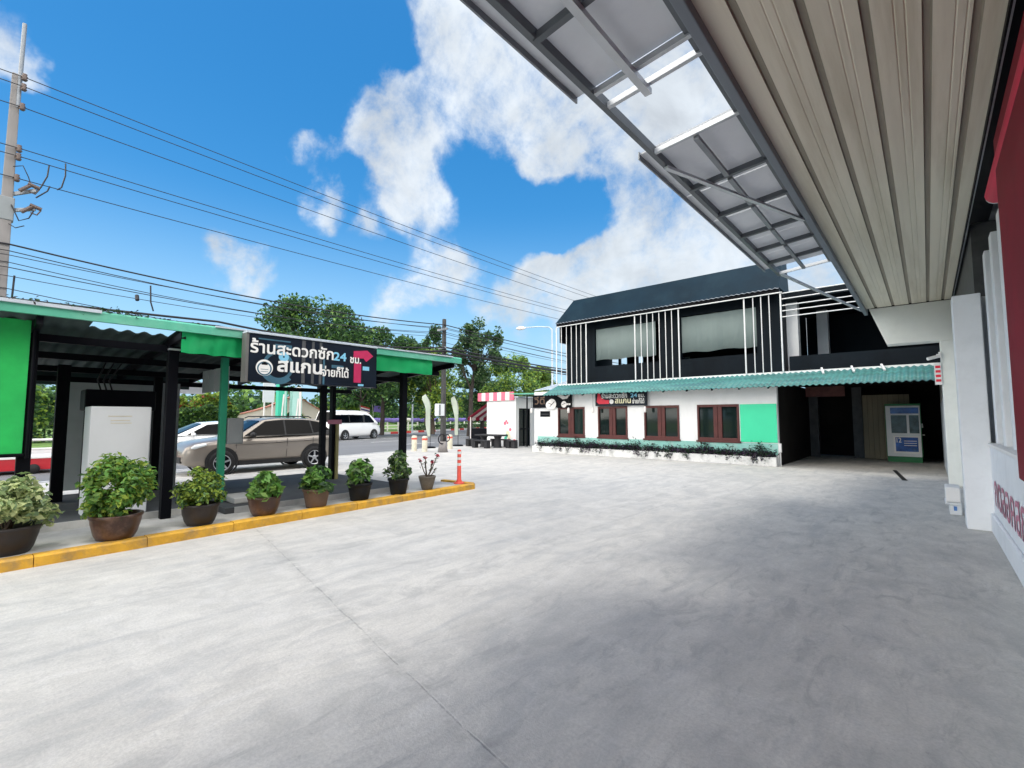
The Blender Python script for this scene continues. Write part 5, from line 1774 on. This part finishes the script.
for (x, y, z, m1, m2, lb) in ((-40.6, 24.5, 2.0, M_FLAGR, M_FLAGB, 'small red, white and blue flag on a thin staff above the van'), (-40.2, 25.6, 2.0, M_PURPLE, M_PURPLE, 'small purple flag on a thin staff above the van')):
    f_ = thing('staff_flag', lb, 'flag', (x, y, .06), 'small flags above the van')
    mb = MB(); mb.tube([(x, y, .06), (x - .1, y - .3, 2.9)], .02, 6); mb.build('staff', M_REFLW, f_)
    mb = MB()
    if m1 is M_FLAGR:
        for k, mi in enumerate((0, 1, 2, 1, 0)): mb.beam((x, y - .25, 2.72 - k * .13), (x + .1, y + .65, 2.50 - k * .13), .012, .125, mi)
        mb.build('cloth', [M_FLAGR, M_REFLW, M_FLAGB], f_)
    else:
        mb.beam((x, y - .2, 2.5), (x + .1, y + .75, 2.42), .012, .6); mb.build('cloth', m1, f_)

# arched gate wall of the compound across the road
gw = thing('arched_gate', 'pale arched gate wall with sweeping red tiled coping across the road', 'gate', (-46, 20, 0))
prof = [(12.2, 1.5), (14.6, 1.75), (15.7, 1.95), (16.8, 2.25), (18.0, 2.65), (19.2, 3.2), (20.1, 3.62), (21.3, 3.25), (22.4, 2.6), (23.4, 2.1), (24.6, 1.7), (26.5, 1.5)]
arch = [(21.9 - 1.55 + 1.75 * math.cos(t), .02 + 2.25 * math.sin(t)) for t in np.linspace(0, PI, 14)]
poly = prof + [(26.5, .0)] + arch + [(12.2, .0)]
mb = MB(); mb.prism([(y, z) for y, z in poly], 'x', -46.3, -45.9); mb.build('wall', M_GATEW, gw)
mb = MB()
for (ya, za), (yb, zb_) in zip(prof[:-1], prof[1:]):
    n = max(1, int(abs(yb - ya) / .35))
    for k in range(n):
        p = Vector((-46.1, ya + (yb - ya) * k / n, za + (zb_ - za) * k / n)); q = Vector((-46.1, ya + (yb - ya) * (k + .92) / n, za + (zb_ - za) * (k + .92) / n))
        mb.beam(p + Vector((0, 0, .05)), q + Vector((0, 0, .05)), .62, .11)
mb.build('coping', M_GATER, gw)
mb = MB(); mb.box(-45.89, -45.8, 16.2, 16.7, .9, 1.4); mb.build('emblem', M_GATER, gw)
for y0, y1, h, m_, lb in ((7.38, 7.72, 2.88, M_PYLG, 'bright green and white sign pylon behind the bronze car, left one'), (7.9, 8.28, 2.74, M_PYLM, 'pale mint sign pylon behind the bronze car, right of the bright green one')):
    g = thing('sign_pylon', lb, 'pylon', (-18.2, (y0 + y1) / 2, -.05), 'green pylons by the road')
    mb = MB(); mb.box(-18.3, -18.05, y0, y0 + (y1 - y0) * .62, -.05, h); mb.build('panel', m_, g, .01)
    mb = MB(); mb.box(-18.33, -18.02, y0 + (y1 - y0) * .621, y1 - .06, -.05, h + .04); mb.build('pillar', M_PYLM if m_ is M_PYLG else M_REFLW, g, .01)
    mb = MB(); mb.box(-18.28, -18.10, y1 - .059, y1, -.05, h - .05); mb.build('edge', m_, g)
    mb = MB(); mb.beam((-18.04, y0 + .05, .4), (-18.04, y0 + (y1 - y0) * .55, h - .4), .012, .05); mb.build('stripe', M_REFLW, g)
wb = thing('white_notice_board', 'pale notice board on thin legs, left of the green pylons', 'sign', (-19, 7.2, 0))
mb = MB(); mb.box(-19.05, -19.0, 7.2, 7.62, 2.2, 2.95); mb.build('board', M_CABW, wb)
mb = MB(); mb.box(-19.05, -19.0, 7.24, 7.28, -.05, 2.2); mb.box(-19.05, -19.0, 7.54, 7.58, -.05, 2.2); mb.build('leg', M_REFLW, wb)

# ================================================================== DRINKS KIOSK, TABLE
ik = thing('drinks_kiosk', 'small white drinks kiosk with red and white striped awnings at the road edge', 'kiosk', (-18.4, 20.8, 0))
mb = MB(); mb.box(-19.6, -17.32, 20.0, 20.12, 0, 2.72); mb.box(-17.45, -17.32, 20.121, 20.25, 0, 2.72); mb.box(-17.45, -17.32, 21.25, 24, 0, 2.72); mb.box(-17.45, -17.32, 20.251, 21.249, 2.15, 2.72)
mb.box(-19.6, -19.48, 20.121, 20.5, 0, 2.72).box(-19.6, -19.48, 20.5, 24, 0, .95).box(-19.6, -19.48, 20.5, 24, 2.3, 2.72).box(-19.6, -17.32, 24.0, 24.12, 0, 2.72)
mb.build('wall', M_WALL, ik)
mb = MB(); mb.box(-20.2, -17.1, 19.96, 24.2, 2.74, 2.82); mb.build('roof', M_PALEROOF, ik)
mb = MB()
for k in range(9):
    w = 2.86 / 9
    mb.box(-20.27 + k * w, -20.27 + (k + 1) * w, 19.9, 19.93, 2.60, 3.08 , k % 2)
mb.build('striped_valance', [M_AWP, M_AWW], ik)
mb = MB()
for k in range(11):
    y0_, y1_ = 20.1 + k * .34, 20.1 + (k + 1) * .34
    mi = k % 2
    vs = [(-19.62, y0_, 2.5), (-21.35, y0_, 1.62), (-21.35, y1_, 1.62), (-19.62, y1_, 2.5)]
    vs += [(x_, y_, z_ - .015) for x_, y_, z_ in vs]
    mb.add(vs, [(0, 1, 2, 3), (7, 6, 5, 4), (0, 4, 5, 1), (2, 6, 7, 3), (1, 5, 6, 2)], mi)
    mb.add([(-21.36, y0_, 1.62), (-21.36, y1_, 1.62), (-21.36, y1_, 1.48), (-21.36, (y0_ + y1_) / 2, 1.40), (-21.36, y0_, 1.48), (-21.35, y0_, 1.62), (-21.35, y1_, 1.62), (-21.35, y1_, 1.48), (-21.35, (y0_ + y1_) / 2, 1.40), (-21.35, y0_, 1.48)], [(0, 1, 2, 3, 4), (9, 8, 7, 6, 5)], mi)
mb.build('side_awning', [M_AWR, M_AWW], ik)
mb = MB(); mb.tube([(-21.2, 20.2, 0), (-21.2, 20.2, 1.66)], .035, 8); mb.tube([(-21.2, 23.6, 0), (-21.2, 23.6, 1.66)], .035, 8); mb.build('awning_post', M_REFLW, ik)
mb = MB(); mb.box(-17.44, -17.33, 20.26, 20.32, 0, 2.14).box(-17.44, -17.33, 21.18, 21.24, 0, 2.14).box(-17.44, -17.33, 20.321, 21.179, 2.06, 2.14).box(-17.44, -17.33, 20.321, 21.179, .95, 1.02).box(-17.44, -17.33, 20.72, 20.77, 0, 2.06); mb.build('door_frame', M_BLACK, ik)
mb = MB(); mb.box(-17.40, -17.38, 20.325, 21.175, .02, 2.05); mb.build('door_glass', M_WGLASS, ik)
mb = MB()
for cx_, cz_, r_, mi in ((-18.15, 1.30, .10, 0), (-18.05, 1.42, .07, 0), (-17.95, 1.32, .07, 0), (-17.75, .95, .09, 0), (-17.95, .75, .12, 1), (-18.02, .60, .10, 2), (-17.85, .55, .13, 1), (-18.1, .45, .1, 2), (-17.85, .38, .08, 3)):
    mb.lathe([(.001, 0), (r_, 0)], (cx_, 19.994, cz_), 14, mi, 'y')
mb.build('drink_decal', [M_AWP, M_LETC, M_PYLG, M_PINKR], ik)
sc_ = MB(); sc_.box(-22.2, -19.9, 21.0, 21.8, .0, .0 + .95); 
sb_ = sc_.build('serving_counter', M_BLACK, ik)
fe = thing('red_canister', 'small red canister on the ground at the corner of the drinks kiosk', 'canister', (-17.3, 19.85, 0))
mb = MB(); mb.lathe([(.001, 0), (.10, 0), (.11, .03), (.11, .32), (.09, .38), (.03, .42), (.001, .42)], (-17.32, 19.85, 0), 16); mb.build('body', M_PINKR, fe)
mb = MB(); mb.lathe([(.112, .14), (.112, .24)], (-17.32, 19.85, 0), 16); mb.build('label_band', M_REFLW, fe)
gc = thing('green_canopy', 'thin green sheet canopy bridging the drinks kiosk and the white wall', 'canopy', (-15.8, 19.5, 2.9))
mb = MB(); mb.beam((-17.1, 19.9, 2.92), (-14.3, 19.9, 2.86), 1.3, .05, 0, (0, 0, 1)); mb.build('sheet', M_MINT, gc)
mb = MB(); mb.box(-14.5, -14.44, 20.4, 20.46, 0, 2.83); mb.box(-16.9, -16.84, 20.4, 20.46, 0, 2.87); mb.build('leg', M_BLACK, gc)
tb = thing('stone_table', 'dark stone table with two pedestal legs in front of the drinks kiosk', 'table', (-17.9, 18.6, 0))
mb = MB(); mb.box(-18.95, -17.15, 18.35, 19.15, .62, .70); mb.build('tabletop', M_STONE, tb, .02)
for x_ in (-18.6, -17.55):
    mb = MB(); mb.lathe([(.25, 0), (.2, .1), (.18, .5), (.24, .62)], (x_, 18.75, 0), 12); mb.build('leg', M_STONE, tb)
for x0_, x1_, y_, lb in ((-18.6, -17.35, 17.9, 'dark stone bench on the near side of the stone table'), (-18.7, -17.4, 19.5, 'dark stone bench on the far side of the stone table, by the kiosk wall'), (-19.75, -19.15, 18.6, 'short dark stone bench at the road end of the stone table'), (-16.95, -16.4, 18.9, 'short dark stone bench at the building end of the stone table')):
    bn = thing('stone_bench', lb, 'bench', ((x0_ + x1_) / 2, y_, 0), 'stone benches round the table')
    mb = MB(); mb.box(x0_, x1_, y_ - .17, y_ + .17, .36, .43); mb.build('seat', M_STONE, bn, .015)
    for t_ in (.14, .86):
        xx = x0_ + (x1_ - x0_) * t_
        mb = MB(); mb.box(xx - .12, xx + .12, y_ - .13, y_ + .13, 0, .359); mb.build('leg', M_STONE, bn, .01)
shd = thing('metal_roof_shed', 'shed with a pale blue sheet metal roof behind the drinks kiosk', 'shed', (-15.5, 25, 0))
mb = MB()
mb.box(-17.0, -13.3, 24.6, 32, 0, 3.4)
mb.build('wall', M_WALL, shd)
mb = MB()
mb.add([(-17.6, 22.0, 3.2), (-13.2, 22.0, 3.45), (-13.2, 31, 5.4), (-17.6, 31, 5.2), (-17.6, 22.0, 3.24), (-13.2, 22.0, 3.49), (-13.2, 31, 5.44), (-17.6, 31, 5.24)], [(3, 2, 1, 0), (4, 5, 6, 7), (0, 1, 5, 4), (1, 2, 6, 5), (2, 3, 7, 6), (3, 0, 4, 7)])
for k in range(15):
    x_ = -17.5 + k * .3
    z_ = .25 * (x_ + 17.6) / 4.4
    mb.beam((x_, 22.0, 3.255 + z_), (x_, 31, 5.255 + z_ * .8), .03, .03)
mb.build('roof', M_PALEROOF, shd)

# ================================================================== TREES AND HEDGES
dkmix = [LF_DK, LF_MD, LF_BUSH, LF_LT]
T = tree('broadleaf_tree', 'large wide dark green tree rising behind the laundry banner', (-40.4, 20.6, .06), 3.2, (-40.2, 19.6, 7.7), (5.4, 6.0, 4.7), dkmix, 17000, 64, .36, 21, M_DTRUNK, [.46, .3, .14, .10], .26, clump_r=.26, lean=.3)
tree('broadleaf_tree', 'mid height dark tree continuing the big crown to the right, before the far shelter post', (-37.0, 24.2, .06), 2.6, (-36.9, 24.6, 6.2), (3.6, 3.6, 4.3), dkmix, 10000, 42, .34, 22, M_DTRUNK, [.44, .3, .16, .10], .2, clump_r=.28)
tree('broadleaf_tree', 'tall airy dark tree with an open crown, right of the dark utility pole', (-28.9, 27.4, .06), 3.4, (-28.4, 27.8, 7.0), (2.3, 2.3, 3.4), [LF_DK, LF_MD, LF_GREY], 6000, 44, .30, 23, M_DTRUNK, [.5, .3, .2], .2, clump_r=.24)
tree('broadleaf_tree', 'bright yellow green tree standing directly behind the dark utility pole', (-35.2, 28.6, .06), 1.4, (-35.2, 28.6, 4.5), (3.3, 3.3, 4.1), [LF_YG, LF_LT, LF_MD, LF_DK], 7500, 34, .30, 24, None, [.36, .3, .22, .12], .18, clump_r=.30)
tree('broadleaf_tree', 'pale yellow green treetop showing left of the dark pole above the shelter roof', (-47.5, 37.5, .06), 4, (-47.4, 37.6, 9.0), (3.0, 3.0, 3.2), [LF_YG, LF_LT, LF_BR], 4200, 22, .36, 25, None, None, .2, clump_r=.33)
tree('broadleaf_tree', 'round mid green tree behind the striped kiosk awning', (-32.8, 37.6, .06), 1.6, (-32.8, 37.4, 4.8), (3.5, 3.5, 4.2), [LF_LT, LF_MD, LF_YG, LF_DK], 7500, 34, .30, 26, None, [.34, .3, .22, .14], .2, clump_r=.30)
tree('broadleaf_tree', 'small light green tree between the round tree and the dark building', (-37.2, 47.2, .06), 2.2, (-37.2, 47.2, 6.2), (2.6, 2.6, 2.4), [LF_LT, LF_YG, LF_MD], 4500, 24, .34, 27, None, None, .18, clump_r=.32)
tree('pine_tree', 'thin dark pine like tree poking up behind the yellow green treetop', (-43.5, 35.2, .06), 6, (-43.2, 35.0, 9.6), (1.5, 1.5, 3.2), [LF_DK, LF_MD], 3000, 24, .30, 28, M_DTRUNK, None, .16, clump_r=.30)
tree('broadleaf_tree', 'dark leaning tree low behind the white van', (-52, 31.0, .06), 2.2, (-52.0, 31.0, 4.6), (5.0, 5.0, 3.2), dkmix, 5200, 30, .42, 29, M_DTRUNK, [.5, .3, .12, .08], .26, clump_r=.28)
tree('broadleaf_tree', 'low green tree behind the far end of the purple fence', (-45.5, 48, .06), 1.5, (-45.5, 48, 4.0), (5, 5, 3.0), [LF_MD, LF_DK, LF_LT], 5200, 30, .42, 30, None, [.45, .35, .2], .24, clump_r=.30)
tree('broadleaf_tree', 'dark tree filling the gap behind the two feather flags', (-40, 40, .06), 2.0, (-40, 40, 4.4), (4.2, 4.2, 3.4), [LF_DK, LF_MD], 5000, 30, .40, 31, M_DTRUNK, None, .24, clump_r=.30)


def hedge(name, lb, a, b, w, h, n, leaf, mats, wts, seed, z0=.06, cat='hedge', bump=.12):
    rng = np.random.default_rng(seed)
    a, b = Vector(a), Vector(b)
    L_ = (b - a).length
    d = (b - a) / L_
    s = Vector((-d.y, d.x, 0))
    root = thing(name, lb, cat, ((a.x + b.x) / 2, (a.y + b.y) / 2, z0))
    t = rng.random(n) * L_
    u = rng.uniform(-1, 1, n)
    v = rng.random(n)
    k = rng.random(n)
    v = np.where(k < .4, .9 + .1 * v, v)
    u = np.where(k > .55, np.sign(u) * (.85 + .15 * np.abs(u)), u)
    hh = h * (1 + bump * np.sin(t * 1.7 + seed) * .6 + bump * np.sin(t * 4.1) * .4)
    P = np.stack([a.x + d.x * t + s.x * u * w / 2, a.y + d.y * t + s.y * u * w / 2, z0 + v * hh], 1) + rng.normal(size=(n, 3)) * .06
    mb = MB()
    for q in range(max(2, int(L_ / 1.2))):
        p = a + d * (q + .5) * L_ / max(2, int(L_ / 1.2))
        mb.tube([(p.x, p.y, z0), (p.x + .05, p.y, z0 + h * .5), (p.x + .1, p.y + .1, z0 + h * .85)], [.05, .035, .012], 6)
    mb.build('stem', M_DTRUNK, root)
    leaf_mesh('foliage', P, leaf, mats, root, rng, .6, .4, .4, weights=wts)


hedge('clipped_hedge', 'clipped dark hedge with bright top across the road, left of the arched gate', (-44.5, 4.5, 0), (-44.2, 14.6, 0), 1.4, 2.25, 15000, .24, [LF_MD, LF_DK, LF_LT], [.45, .35, .2], 51)
hedge('flowering_shrub', 'loose yellow green shrub row with orange red tips above the clipped hedge', (-46.4, 6.0, 0), (-46.2, 15.0, 0), 2.0, 3.2, 11000, .28, [LF_YG, LF_LT, LF_RED, LF_MD], [.42, .3, .10, .18], 52, cat='shrub', bump=.25)
hedge('clipped_hedge', 'low bright clipped hedge across the road just above the roof of the van', (-53, 27, 0), (-49.5, 30.5, 0), 1.2, 2.7, 4000, .24, [LF_YG, LF_LT], [.5, .5], 53)
hedge('clipped_hedge', 'knee high dark hedge along the red and white kerb', (-44.6, 33.5, 0), (-53.5, 55, 0), .9, .55, 2600, .22, [LF_DK, LF_MD], [.6, .4], 54, bump=.3)
hedge('shrub_row', 'green shrub row at the far left seen under the green cloth', (-36, -10, 0), (-42.5, 3.5, 0), 2.2, 3.0, 9000, .30, [LF_MD, LF_DK, LF_YG, LF_LT], [.3, .35, .15, .2], 55, cat='shrub', bump=.3)
# far treeline
rng = np.random.default_rng(60)
P = []
for k in range(300):
    y = rng.uniform(-80, 190)
    x = -95 - rng.uniform(0, 25) - max(0, y - 60) * .2
    h = rng.uniform(4.5, 9.5)
    q = rng.normal(size=(90, 3)); q /= np.linalg.norm(q, axis=1)[:, None]
    P.append(np.array((x, y, h * .5)) + q * (rng.random(90) ** .4)[:, None] * np.array((3.2, 3.6, h * .55)))
P = np.concatenate(P); P = P[P[:, 2] > .1]
o = leaf_mesh('distant_woods', P, 1.1, [LF_DK, LF_MD, LF_LT], None, rng, .7, .4, weights=[.45, .38, .17])
o['kind'] = 'stuff'
tag(o, 'low distant belt of green woodland on the horizon', 'woods')
